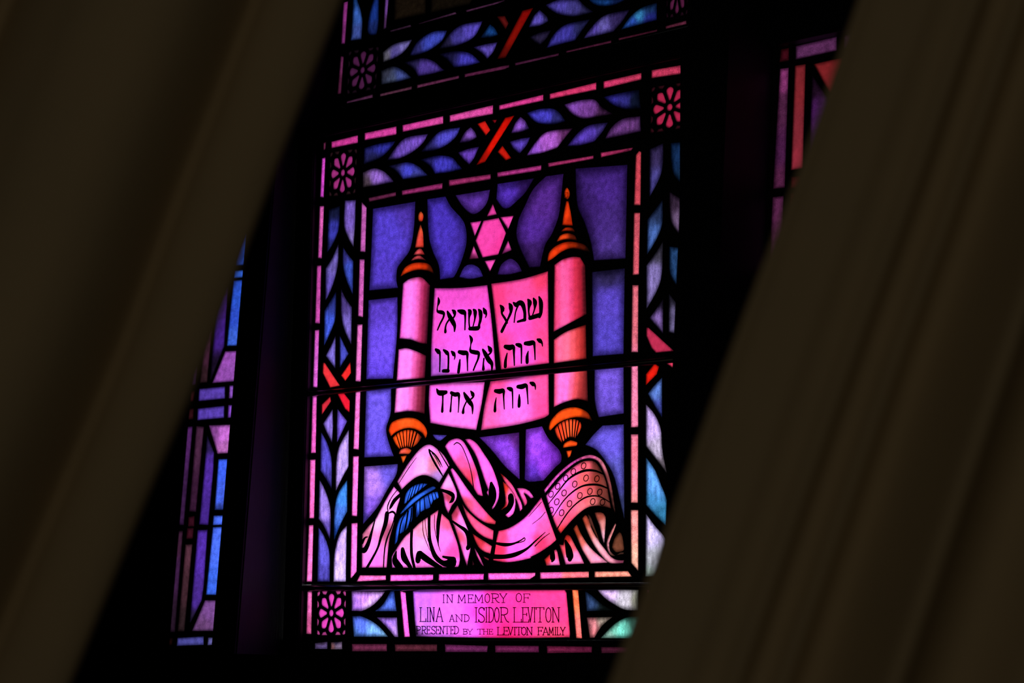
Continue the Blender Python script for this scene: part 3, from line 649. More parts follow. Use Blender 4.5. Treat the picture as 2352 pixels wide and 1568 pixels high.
prayer_shawl|-240.5,266.5:f080a8 -245.8,238.9:ff90ee -282.8,246:f078c0 -164.7,254.4:ff6cdc -130.8,211.8:d84098 -156.7,285.8:e05080 -324.5,193:e868d8 -232.2,194.1:e060c0 -118.4,190.8:f060d0|7|1|-169.2,306.2c -147.9,291.9c -132.3,264.2 -116.6,232.5 -109.9,201.1 -115.3,184.9c -256.3,184.2c -335.1,185.6c -337.6,210.4 -325.6,225.3 -310.6,242.2 -292.5,259 -271.3,271.5 -247.3,288 -217.3,302.2 -184.5,317.2c
prayer_shawl|-153.4,380.9:fc90e8 -128.7,348.3:fc70dc -152.4,344.8:a03048 -163.9,328.3:fc68d0|7|1|-154,402.1c -138.5,380.3 -124.4,354.5 -126.9,337.7 -139.9,325.4 -151.3,306.8c -163.8,326.2 -170.5,351.8 -180,368c
prayer_shawl|-127.5,306.1:a02c48 -112.6,299.4:f070cc -97,269.8:fc80e4 -111.3,253.3:d04060 -89.6,211.2:fa68d4 -113.7,232.5:e860b0 -86.1,190.4:c84898|7|1|-122.2,327c -106.8,303.5 -91.4,278 -79,252.7 -76.9,227.7 -82.2,207 -87.4,184.6c -101.3,211.4 -120.1,253.5 -132.7,278.9 -138.8,287.5 -142.3,304.4c
prayer_shawl|-139.3,460.9:fc64dc -108.5,421.4:e84c98 -83.9,382.5:d0304c -85.5,441.4:fc60e0 -54.6,377.2:fa50c0 -107.9,400.2:d84068|7|1|-167.8,463.3c -154.6,475.5 -127.9,480.5 -106.9,472 -91.7,454.4 -74.9,428.3 -61.1,402.5 -50.1,372.8 -40.7,344.4c -58.2,347.6 -77.7,369.7 -107.8,396 -138.3,426.9
prayer_shawl|-65.3,455.2:f858c4 -35.2,414:fc60e0 -25.6,376.1:fa58cc 3.6,354.3:ff58d8 -7,317.4:d050b0|7|1|-102.6,476.4c -85.8,476.9 -62.7,464.5 -38.8,439.3 -17.9,415.4 -1.5,387.6 9.2,360.3 8.3,337.6 -2.7,319.3 -12.6,312.4c -16,334.2 -30.8,351.3 -25.7,357.4c -40.3,385 -52.5,410.6 -64.8,434.2 -79.9,453.8
prayer_shawl|31.5,378.1:e84878 54.8,348.4:f850a0 14.1,391.2:c02420 75.2,315:f858b8|6|1|9.8,395.5c 28.5,384.4 51.6,365 66.1,343.9 77.7,327.2 82.2,312.7 74,305.8c 63.6,329.7 46.2,352.8 28.9,369.9
prayer_shawl|26.3,357.6:d02c20 43.5,348.8:f85ca0 55.4,321.7:fc60cc 44.6,299.4:ff60d0 21.5,318.6:a01c18|6|1|18.8,376.5c 40.4,361.3 57.2,342.2 61,321.5 54.4,301.2 39.1,293c 30.5,297.8 16,312.6c 25.7,320.5 28.2,336.9
prayer_shawl|80,351.7:f85ab8 102.5,342.7:fc5cd0 89,322.7:d03c78|6|1|63,358.4c 82.6,358.1 102.3,350.9 116.4,336.2c 106.8,334c 94.1,343 85.7,346.4c 95.8,330.7 94.5,321.6 87.7,317.1c 77.5,335.4
prayer_shawl|-137.6,401.4:fc60d0 -91.9,353.4:f860d0 -107.1,368.6:fc70e0 -47,308.1:f04c98 -12,286.5:e03c58 -97.3,332.6:c8405c|7|1|-148.2,408.2c -140.9,412.2 -122.6,396.6 -98.3,370.4 -71.2,344.3 -41.5,318.4 -18,299 0.9,286.2c -0.3,279c -29.1,282.8 -55.4,293.8 -82,311.2 -103.2,332.7 -121.7,362.8
prayer_shawl|-99.9,320.1:c03c60 -75.6,290.1:e84878 -40.3,268.5:f04c84 -11.2,255.5:e44478|6|1|-110.6,335.1c -96.9,317.9 -70,298.3 -40.6,281 -5.7,265.7c -6.6,243.4c -34.1,250.8 -60.4,264.8 -81.3,284 -96.5,305.3
prayer_shawl|-51.2,243.9:b82838 -21.9,224.7:f04c78|6|1|-73.4,260.9c -51.4,250.1 -28,239.3 -10,230.7c -14.5,213.3c -36.1,218.8 -53.7,229.4 -65.8,246.2
prayer_shawl|17.3,254.9:f03c70 53.9,260.3:f860c8 95.5,273.7:ff64ec 122.7,299.4:ff60d8 136,325.4:f04ca0 12.4,222.1:f02850 54.7,223.5:ff58d8 96.4,231:fc5cd0 145.3,268.5:f850a0 173,247.7:f8487c 137.7,236.3:d83060 55.3,199:fc50b8 7.3,198.6:d03058|6|1|8.6,264.3c 39.6,269.8 73,283.4 97.8,299 119.6,318.8 138.5,336.3c 152,310.2 165.7,281.5 185.5,241.3c 169.1,230.2 133.4,213.1 109.4,204.5 110.9,202.4 69.3,195.8 30.1,193.8 -7,198.8c -2,230.6
prayer_shawl|f058b0|6|1|-66.8,229.6c -53.4,214.9 -41.4,198.2 -33.9,185.7c -42.6,189.9 -59,210.8
prayer_shawl|c8304c|6|0|-37.3,208.4 -18.5,202 -19.8,197.9 -32.9,203.2
prayer_shawl|501828|6|0|-71.9,202.7 -64.3,190.2 -71.5,187.1
striped_band|166.6,366.6:ff60d8 225.3,405:f858c8 276.6,420.4:f868a8 318.4,404.5:d07088 334.8,374.3:8c4448 351.5,313.1:5a302c|6|1|145.2,351.3c 178.3,380.4 211.2,402.1 239.3,415 267.2,422.6 290.5,421.8 313.7,410.8 330,388.4 341.9,356.7 349.1,325.3 355.2,292.3c 345.9,308.1 338.8,332.5 329.2,364.1 315.1,392.5 299.9,409.7 276.6,416 248.7,411.9 220.7,399 187.9,378.2 149,344.1c
striped_band|167,341.7:ff64dc 202.2,370.6:ff64dc 235,390.5:f05890 267.6,401.5:e05868 300,401.8:5c2420 311.7,389.1:3c1c18 179.6,309.4:ff60d8 221.6,343.4:f85ca8 261,373.6:e0585c 300.5,370.4:7c2c24 323.5,362.5:6a302a 187.2,282.7:f8508c 226.9,311.6:f05880 259.3,335.1:e8586c 282.3,346.6:c04c50 310.1,342.2:6c2c26 328.5,332.9:582822 194.7,259.6:d03034 222.6,285.3:e84868 259.7,307.1:f06878 287.3,320.3:d06468 319.6,315.8:5c2a24|7|1|151.5,338.7c 185.7,367.7 220.8,392.8 253.4,408.2 276.7,410.7 295.3,407.3 314,387.3 328.1,360.6 335.4,330.9 342.5,304.7c 319.7,310.2 296.7,312.1 273.6,308.5 250.5,296.9 222.7,276.6 197.2,253.9c 185.1,266.9 167.8,299.1
prayer_shawl|310.8,290:8c3c30 315.6,270.9:c87878 320.6,244.8:f8b0c8|7|1|294.6,297.4c 313,297.8 326.8,287.9 326.1,256.8 323.5,228.4c 316,244.9 308.8,269.3 299.4,285.1
prayer_shawl|271.7,280.6:9c3c2c 283.6,257.7:d07068 302.5,227.9:f0a0b0 334.8,198.1:e890a8 373.3,191.6:a04868|7|1|258.9,285.3c 264.6,291.3 273.9,291 285.8,266.4 304.6,240 325.5,218.9 343.9,201.4 362,194.7 380,194.1c 377.8,188.2c 339.5,188.6 316.6,203.5 293.3,228.1 274.4,256.2
prayer_shawl|283.3,280.3:502822 306.8,245.1:6c3828|6|1|275,294.5c 284.3,289 297.4,262.6 310.4,236.4 308.1,233.8c 292.9,257.5 279.9,276.9
prayer_shawl|246.5,255:94341f 260.8,237.3:d06058 274.9,221.4:f090a8 309.8,196.7:f890b8|7|1|233.5,264c 243.9,273.4 255.9,254.8 274.8,231.8 298.1,212.4 335,189.5c 284.7,188c 261.1,216.4 246.8,241.1
prayer_shawl|216.3,241.6:a02018 230.5,230.9:e05060 247.4,202.7:fa78b4 200.1,220.9:e04458 217.1,190.9:f070b8|7|1|192.8,231.5c 204.7,229.6 208,243.5 213.8,250.8 225.6,248.5 242.3,225.4 256.6,206.1 267.3,188.2c 212.5,186.7c 203.9,206.8
prayer_shawl|157.7,200.4:c02828 181.3,212.4:f05080 177,187.8:f070c0|7|1|149.3,198.7c 167.1,210.8 181.2,219.4 188.4,215.8 197.2,185.5c 155.6,185.1c
prayer_shawl|345.5,253:e88a8c 334.5,227.3:d08090 350.6,204.8:70443c|5|1|353.2,272.6c 356.6,269.9 346.7,249.5 337.8,230.7 341.5,213.5 355.6,203.8c 340.4,205.2 330,224 332,239.4 343.1,258.2
prayer_shawl|361.6,230.3:603424 357.2,216.7:6a3a2a|9|1|344.7,222c 350.2,239.1 365.8,254.2 374.9,243.8 379.7,219.7c 376.4,213.8 355.1,211.6
prayer_shawl|70483c|5|0|355.1,204.4 368.6,210.5 378.7,210.7 378.7,207.5 368.6,206.9
tassel|-149.4,467.8:2858d8 -258.2,341.8:3068e8 -198.2,369.7:1c3c98 -309.9,315.4:2858d0|6|1|-312.3,312.2c -273.7,344.5 -234.4,362.5 -204.3,372.5 -193.6,368.5c -198,365 -234.1,351.3 -267.2,334.6 -309.7,309.3c
tassel|-274.3,363.8:2c60e0 -243.9,373.5:2450c8 -292.2,342.9:2c58d0|6|1|-299.7,334.5c -294.3,358 -274.7,373.5 -244.1,380.6 -221.2,378c -243.7,366 -273.9,348.8 -292,336
tassel|-248.7,330.8:2c60e0 -197.5,348.4:2c5cdc -253.9,303.1:10246c -224.1,323.7:1c3c98|7|1|-261.1,335.5c -230.9,349.1 -203.9,358.2 -187.3,359.1c -183.3,345.8 -191.3,341.8 -201.7,337.9 -211.9,323.3 -222.4,320 -242,313.5 -253.9,301 -260.2,307.6
tassel|-318.1,278.9:2c5ce0 -284.6,299.6:2450c8 -326.2,244.6:1c40a8 -296.1,272:10286c|7|1|-295.8,309.6c -312.5,300.4 -324.2,274.8 -328.6,239.3c -320,244.5 -311.3,263.7 -296,268.8 -282.4,279.2 -276.5,288.7 -270.6,297.1 -268.6,329.3c -282.3,323.2
'''
PLAQUE = '''
pink_border plaque_outer|-623.7,118.5:d860a8 -622.8,33.7:b84c80|5|0|-632.7,129.8 -615,130.3 -613.1,27.3 -633.1,28
leaf_corner left|-423.3,118.3:bc78e4 -409.1,101.8:e0b0fc -460.3,90.6:a068d8|10|1|-474.2,130.4c -356.5,129.2c -369.4,116.4 -395.5,98.1 -422.1,87.1 -438.3,83.4c -471.6,84.2c
leaf_corner left|-342.2,100.1:506cdc -335.2,125.5:3048a8|10|1|-339.3,130c -324.7,130c -315.2,83.8c -391,83.5c -363.5,100
leaf_corner left|-439.9,54:5068e0 -393.3,36.1:74a8fa -457.9,26.2:5078d0 -352.9,27.4:80b8f0|10|1|-469.2,71.2c -440.5,72.3c -407.7,63.4 -372.3,47.2 -342.2,24.3c -461.8,22.9c
leaf_corner left|-340.8,58.4:a070e4 -316,29.7:c090f0|10|1|-383.7,69c -313.4,69.4c -307.4,24c -321.1,24.2c -351,47.4
pink_border plaque_left|ff60d8|5|0|-306.3,130.9 -286.6,127.2 -268.9,24.8 -288.4,24.2
pink_border plaque_right|240.8,126.2:ff7048 253.5,34.4:ff7470|5|0|231.7,133.7 250.9,132 263.7,27.9 245.8,28.5
dedication_tablet|-251.9,113.2:c060f0 -238.4,56.5:d070f8 -136.1,89.2:f060ff -78.6,42:ff58fa -69.6,121.1:e050e0 -46.6,89.5:ff3cc0 -12.8,58.3:ff2c98 -3.2,113.2:e83098 62.5,74.3:ff3090 167.3,113.1:f03888 188.7,75:fc3880 189.3,38.5:ff4070 41.9,36.9:f82070 -254.3,40.2:3c2048 -179.8,28.2:d060e8|8|1|-263.2,129.9c -162.1,130.5 -77.3,132.1 91.2,131.6 210.2,132.6c 217.1,126.2c 228.8,35.8 224.4,29.9c 93.4,26.6 -50,25.7 -184.3,25.8 -249.5,26c -257.8,82.3
leaf_corner right|281.4,107.8:2c4068 287.8,126.1:1c2c4c 330.1,94.6:141c1c|10|1|268.8,129.4c 287.8,121.1 319,101.2 349.8,88.1c 275,86.1c
leaf_corner right|340.6,129.3:e0b8fa 384.1,117.7:b8b0c0 382.2,98:c8c0d0 412.1,109.5:6c6c60|10|1|303.2,133.5c 420.4,133.9c 419.8,88.3c 382.3,89.8 351.8,101.2 323.2,116.1
leaf_corner right|291.3,38.2:e07c84 288.7,59.6:c07078 319.5,68.1:9c8c80|10|1|275.2,72.8c 348.9,74.1c 319.7,54.9 299.1,30c 284.8,29.8c
leaf_corner right|374.2,44:78e0cc 352.5,48.7:6cb8a4 341.8,32.1:98c8b8 406.2,68.7:386c60|10|1|438,76.2c 388.9,73.5 352.4,58.5 315.6,29.4c 440.6,30.1c
pink_border far_right|803050|8|0|441.7,133.1 454.4,133 455.3,31.9 451.1,31.8
'''
LOWER = '''
border_strip|-576.5,52.7:40304c -575.4,43.4:806ab0|12|0|-600.7,54.2 -554.7,58.6 -552.7,41 -599.1,40.2
border_strip|-523.6,55.3:3c3050 -519.9,46.1:9c84a8 -536.5,45.9:8c5c60|12|0|-543.3,56.9 -501.9,59.3 -499.9,40.9 -541.5,40.2
border_strip|702c4c|12|0|-468.4,54.3 -346.1,56 -344.4,38.8 -466,36.8
border_strip|602838|12|0|-321,55.4 -179.3,57.5 -177.9,41.6 -318.1,39.2
border_strip|742a60|12|0|-155.4,57.8 -17.2,56.3 -18.5,42.5 -152.5,40.2
border_strip|742454|12|0|3.1,57.5 137.4,58.6 138.5,44.3 5.6,42
border_strip|742044|12|0|159.3,58.9 292.2,59.3 291.9,46.9 161.6,43
border_strip|582038|12|0|315.4,58.8 438,60.7 438.7,49.3 318.4,45.7
'''
UPPER = '''
pink_border left|-665.1,1688.4:b040a0 -664.9,1595.1:8c3480|6|0|-673.7,1759.7 -655.2,1755.9 -655.5,1703.9 -655,1584.6 -670.4,1587.5 -674.5,1707.7
pink_border left|-662.1,1546.4:7c3064 -663.1,1464.4:582040|6|0|-668.8,1554.5 -656.2,1550.5 -655.3,1451.1 -670.5,1452
leaf_garland left|-618.6,1662:4878e0 -616.9,1599.9:485cb0 -636,1689.6:3060b8|9|1|-640.2,1752.8c -632.6,1727 -619.8,1696.7 -604.5,1666.1 -593.9,1633.2 -592.8,1585.1c -635.1,1589.5c -634.4,1637.5
leaf_garland left|-555,1649.6:2040a0 -555.2,1605.3:1c2c6c|9|1|-543,1732.7c -537.7,1680.3 -532.2,1611.1 -538.2,1586.8c -563.3,1591.5 -574.7,1609 -569.6,1652.4 -556.8,1691
pink_fillet left|-506.1,1657:8450ac -507.8,1603.1:60386c|6|0|-515.5,1727 -500.1,1723.8 -500.7,1672.9 -502.7,1598.7 -513.2,1595.6 -515.1,1675.8
clear_quarry|1d150d|14|0|-484.3,1720.5 -366.8,1696.2 -360.9,1608.3 -476,1612.2
clear_quarry|17110a|14|0|-349.7,1692.7 -157.8,1653 -209.6,1601.6 -345,1606.8
pink_fillet bottom|7c4c78|6|0|-487.7,1589.1 -413.8,1590.2 -409.6,1584.4 -484.9,1584.5
pink_fillet bottom|7c4874|6|0|-386.2,1588.2 -256.9,1592.9 -249.8,1586.6 -381.5,1585.6
pink_fillet bottom|844878|6|0|-221.7,1590.3 -93.1,1590.7 -85.4,1588.2 -118.1,1585.1 -216.8,1584.4
leaf_garland bottom|-432.5,1545.2:8c80d4 -494.8,1519.7:6c6878 -467.1,1521.4:5c50a0|10|1|-509.5,1535.9c -469.9,1550.5 -403.1,1549.8c -421.6,1528.2 -452.4,1513.8 -505.4,1508.2c
leaf_garland bottom|-331.2,1529.8:4450c8 -397.2,1512.1:2c2a68|10|1|-410.7,1509.6c -386.2,1540 -333.6,1556.7 -280.5,1549.9c -295.2,1526.4 -338.3,1509.7 -387.5,1505.4
leaf_garland bottom|-203.9,1535.4:6050cc -242.6,1529.7:443a94 -285,1511.4:242040|10|1|-306.8,1507.2c -274.2,1538.9 -231.7,1555.3 -158.7,1551c -180.8,1518.1 -218.7,1505.7 -271.1,1504
leaf_garland bottom|-129.7,1521.4:1c4c98 -145.4,1505:142c58|10|1|-167.1,1509.1c -135.4,1538.5c -117.4,1525.4 -103,1505.1c -132.6,1504.2
leaf_garland bottom|6450c0|10|1|-187,1490.2c -144.2,1490.3 -104.6,1487.8c -116.6,1464.5 -136.6,1450.5c -155.1,1468.3
leaf_garland bottom|-438.3,1463:48549c -495.8,1483:343648 -469.5,1451.7:48506c|10|1|-511.7,1487.5c -468.8,1491.6 -430.2,1474.8 -395.8,1449c -441.3,1446.9 -506.5,1449.7c
leaf_garland bottom|-347.5,1463.6:543c9c -404.3,1490.2:2a2450|10|1|-427.5,1494.3c -363.9,1494.5 -317.3,1476.3 -288.6,1453.2 -277.1,1448c -323.5,1446.3 -373.1,1448.3c -393.4,1471.7
leaf_garland bottom|-201.5,1457.3:4840c0 -273.6,1483.2:201c48|10|1|-305.6,1493.9c -248,1491.6 -198.9,1477.8 -171.4,1458.3 -158.4,1446.4c -196.1,1445 -248.6,1449.5c -277.3,1475.7
pink_border bottom|-584.5,1427.5:945084 -457.4,1423:a45c80 -299.1,1422.5:ac5086 -147.3,1425.2:a8447e 19.3,1424.1:904074 178.5,1426.1:983e6c 331.3,1425.1:a03e64 441.4,1428:a44668|7|0|-632.4,1426.9 -535,1430 -533.1,1420.6 -631.9,1421.7
pink_border bottom|=|7|0|-508.9,1426.6 -392.8,1427 -392,1418.6 -508.1,1419.2
pink_border bottom|=|7|0|-375.6,1427.4 -228.3,1426.5 -227.6,1418.3 -374.8,1418.3
pink_border bottom|=|7|0|-210.9,1426.7 -79.7,1424.7 -60.9,1423.3 -61.2,1417 -78.9,1414.8 -210.2,1417.9
pink_border bottom|=|7|0|-44.4,1425.1 97.9,1423.9 96.4,1417.4 -41.8,1417.7
pink_border bottom|=|7|0|117.7,1425 257.6,1425.2 257.3,1418.6 120,1419.9
pink_border bottom|=|7|0|276.6,1426.3 392.3,1425.5 391.5,1420.6 278.9,1420.4
pink_border bottom|=|7|0|414.1,1428.8 473.7,1430.7 474.9,1421.6 415.6,1421.7
ribbon_cross|-10.5,1546.3:900c08 -60.4,1495.5:8c1008 -90.5,1453.3:5c0c08|8|0|-29.5,1551.6 7.5,1552.2 -74.9,1442.6 -104.5,1444.7
ribbon_cross|6c1818|10|0|-113.4,1553.6 -85.7,1549.8 -71.3,1527.8 -80.7,1513.7
leaf_garland bottom|28.4,1519.7:6454c4 48.5,1522.1:403878|10|1|-5.3,1505.7c 7.2,1530.2 26.6,1542.8c 52.6,1521.3 57.6,1507.8c 29.7,1502.2
leaf_garland bottom|91.6,1538.8:5448b0 172.8,1510.3:302c58 132.6,1521.3:484090|10|1|44.3,1551.3c 90.3,1556.2 146.7,1546.5c 171.9,1522.9 198.6,1503.7c 141.8,1504 93.1,1518.1 63.7,1534.8
leaf_garland bottom|230.1,1523.6:1c4890 269,1514.3:182a60|10|1|176.5,1542.1c 303,1516.6c 261.8,1508.1 219.2,1513.5 191.2,1526.8
leaf_garland bottom|108.7,1466.9:443ca8 167,1480.6:282858|10|1|54.4,1442.7c 76.3,1473 115,1490.6 189.9,1488.5c 171.6,1470.5 145.9,1444.5c 98.4,1444
leaf_garland bottom|2c2444|10|1|-1.4,1481.3c 30.9,1486.2 69.4,1485.2c 56.6,1467.3 35.3,1454.1c 16.2,1465.4
leaf_garland bottom|206.9,1466.8:5c48b0 271.7,1472.7:34285c 222.1,1470:6c60b4|10|1|169.5,1444.7c 191.3,1466.7 232.4,1489.5 308.6,1488.3c 287.5,1463.6 262.1,1444.1c 216.2,1443.7
leaf_garland bottom|321.8,1457:2c50b8 332.4,1467:3c90c8 366.7,1454.3:282c88 365,1481.7:183058|10|1|283,1444.7c 309.6,1471.4 342.4,1486.1 387.5,1489.2c 389.2,1447c 333.7,1445.7
'''
LEFT = '''
blue_strip|-1019.4,1094.9:3464dc -1014.4,1055.1:2c50b8|6|0|-1014.3,1292.1 -964.6,1285.1 -976.3,1164.4 -971.1,1036.6 -1029.2,1040.2 -1028,1115.6
blue_strip|3c70ec|6|0|-1030.4,1026.6 -974.8,1023.4 -973.4,1003 -1030.9,1006.7
blue_strip|-1013.9,957.3:305ce0 -1022.9,841.6:4068e0 -1024.4,899.9:3050d0|6|0|-1031.2,1000.1 -976.2,997.1 -974.6,820.2 -1034.3,824
purple_strip|-1065.8,942.8:50288c -1079.9,865.9:4a2494 -1071.5,986.5:442058 -1084.3,761.2:1c1028|9|0|-1089.8,988.4 -1050.8,989.1 -1044.5,824 -1088.2,736.3 -1093.4,738.6 -1094.7,886.8
purple_strip|3a2048|9|0|-1074.9,1200.6 -1047.3,1197.1 -1049.7,1003.9 -1085.5,1001.8
rose_strip|-1119.3,889:5a3048 -1127.2,811.2:5c2c4c -1123.9,740.8:382028|9|0|-1131.1,1048.1 -1103.8,1049.1 -1103.3,731.5 -1136.1,731.9
rose_strip|-1165.2,775:602a6c -1171.7,732.4:40204c|9|0|-1176.5,973.3 -1150.2,974.7 -1152.7,728 -1183.5,728.5
mauve_wedge|-1033.4,784.5:a454c0 -1017.9,756.3:9850b4|8|0|-1039.7,810.1 -971.7,806.6 -971.6,726.1 -1083,728.2
band_row|5e42b4|8|0|-1135.9,716.3 -1027.5,715.5 -1023.3,683 -1134.5,683.2
band_row|9054c4|6|0|-1009.9,716.6 -971.9,714.7 -970.6,681.1 -1008.5,682.8
band_row|3c121a|10|0|-1181.3,712.7 -1153.7,712.4 -1156,684.5 -1180.5,684.1
band_row|6044bc|8|0|-1134.8,663 -1023.8,663.9 -1020.9,631.9 -1132.5,631.9
band_row|884ccc|6|0|-1007.9,664.4 -971.2,663.2 -971.2,631 -1006.6,631.1
band_row|38121a|10|0|-1180.9,664.7 -1150.3,664.7 -1149.4,635.6 -1180,635.4
mauve_wedge|-1020.2,589.3:d070dc -1056.1,591.2:8c4898 -1014.7,547.2:b868b8|8|0|-1082,615.6 -971.7,611.3 -971.1,537.6 -1036,537.9
rose_strip|-1171.8,597.3:5c2a70 -1172.5,423.8:40204c|9|0|-1181.9,617.3 -1148.7,616.2 -1150.8,354.3 -1180.3,355.8
rose_strip|-1120.1,575.3:502a48 -1123.6,422.2:3c1c38|9|0|-1134.7,616.6 -1100.9,612.8 -1103.9,387.4 -1134.4,390.1
purple_strip|-1067.5,496.3:542ea8 -1070.3,382.7:482890 -1090.7,581.5:281c48|9|0|-1086.2,592.8 -1049.5,541.2 -1046.5,495.5 -1048.4,351.9 -1087.5,354.7 -1085.5,497.1
band_row|401222|9|0|-1135.4,374.9 -1108.6,378 -1106.6,349.5 -1133.2,350.1
band_row|=|9|0|-1136.3,346.4 -1107.4,346.5 -1108.3,317.4 -1136.7,317.9
rose_strip|-1168.9,309:44223c -1170.6,233.1:44224c -1170.4,101.1:2c1a2c|9|0|-1182.2,339 -1151.8,339.9 -1148.6,75 -1180.2,74.7
rose_strip|-1123.2,285.5:5c3444 -1122.9,195.1:482a34 -1126.6,90.2:302024|9|0|-1137.6,302.8 -1107.6,303.4 -1109.8,77.3 -1139.8,77
purple_strip|-1073.1,269.7:5630b0 -1075.9,157.6:4c2c94 -1087.2,109.1:281c3c|9|0|-1091.5,339.7 -1049.7,339.9 -1045.8,198.5 -1049.2,157.6 -1088.7,97.9 -1092.2,101.6
blue_strip|-1019.7,494.4:4064fa -1018.7,418.9:4868f4 -1012.8,396.1:2c3c90|6|0|-1030.6,523.3 -975,521.9 -972.6,389.3 -1028.6,390.9
blue_strip|4c70fa|6|0|-1030.8,375.9 -976.7,375.6 -975.2,351 -1030.6,351.5
blue_strip|-1022.2,287.7:4c70fa -1021.7,194.6:3c68ec|6|0|-1029.8,345.9 -975.8,346.5 -976.5,171.6 -1035.1,171.7
mauve_wedge|-1018.8,128:7c4c94 -1031.5,91:6c4478|8|0|-1037.4,157.6 -973.5,157.6 -975,79.8 -1080.1,78.7
band_row|5c5ab8|8|0|-1137.5,60.2 -1029.2,65.2 -1026.4,43.9 -1137.7,39.7
band_row|6c68b0|6|0|-1011.3,62.5 -975.3,64 -974.5,44.7 -1012.2,43.4
band_row|240c0c|9|0|-1189,59.6 -1155.6,60 -1156,41.3 -1189.4,40.8
'''
RIGHT = '''
band_row|541220|10|0|733.5,1316.4 755.6,1315.8 756.8,1286.6 730.7,1287.8
band_row|743a70|8|0|771.5,1316.3 876.1,1318.9 877.3,1286.8 772.8,1286.1
band_row|5c3454|8|0|892.7,1317.5 947.8,1320.4 948.8,1288.7 891.8,1287.5
rose_strip|748.6,1245.4:a04084 744.7,1195.1:5a284c 743.1,1094:50204c 742,1027.1:5a2448|9|0|733.3,1273.7 756.6,1271.9 757.7,1011.6 726.7,1013.1 730.1,1163.6
red_strip|788.6,1238.5:942c34 785.5,1121.2:8c2c38 786,1061:a03040|7|0|771.3,1273.8 799.9,1272.1 801.5,1047.1 770.9,1047.1
purple_strip|834.7,1163.7:502060 825.6,1098.5:481c54 824.6,1222.3:241024|9|0|815.8,1247.3 856.9,1190.1 893.6,1131.1 844.4,1013 815.4,1060.1
red_strip|9c2c30|8|0|818.9,1268.7 911.5,1270.6 912.8,1233.8 872.2,1194.2 860.4,1199.5
band_row|481016|9|0|771.5,1033 816.5,1031.8 809.9,1004.5 770.5,1008.2
band_row|=|9|0|770.9,998.2 806.2,998.4 799.6,969.6 770.2,970
rose_strip|740.9,960.5:602850 739.8,894.2:582448|9|0|726.2,995.8 755.3,994.6 754.1,839.8 724.2,843
'''
ROSETTES = {'HOPPER': [('left','a83280','30181f',[(-595.8,1223.9),(-494.5,1218.8),(-497.0,1103.2),(-595.8,1108.1)]), ('right','c02850','38101a',[(444.6,1217.3),(549.6,1212.4),(549.6,1110.3),(442.0,1112.6)])], 'PLAQUE': [('left','c83ca4','a83c80',[(-597.2,131.6),(-492.2,132.3),(-490.7,25.9),(-593.4,23.8)])], 'LOWER': [], 'UPPER': [('left','52204a','20101c',[(-639.6,1562.9),(-524.2,1555.4),(-524.4,1441.0),(-634.2,1444.2)]), ('right','5c2044','2a1020',[(411.9,1562.2),(473.7,1561.1),(476.6,1441.9),(415.0,1445.0)])], 'LEFT': [], 'RIGHT': []}
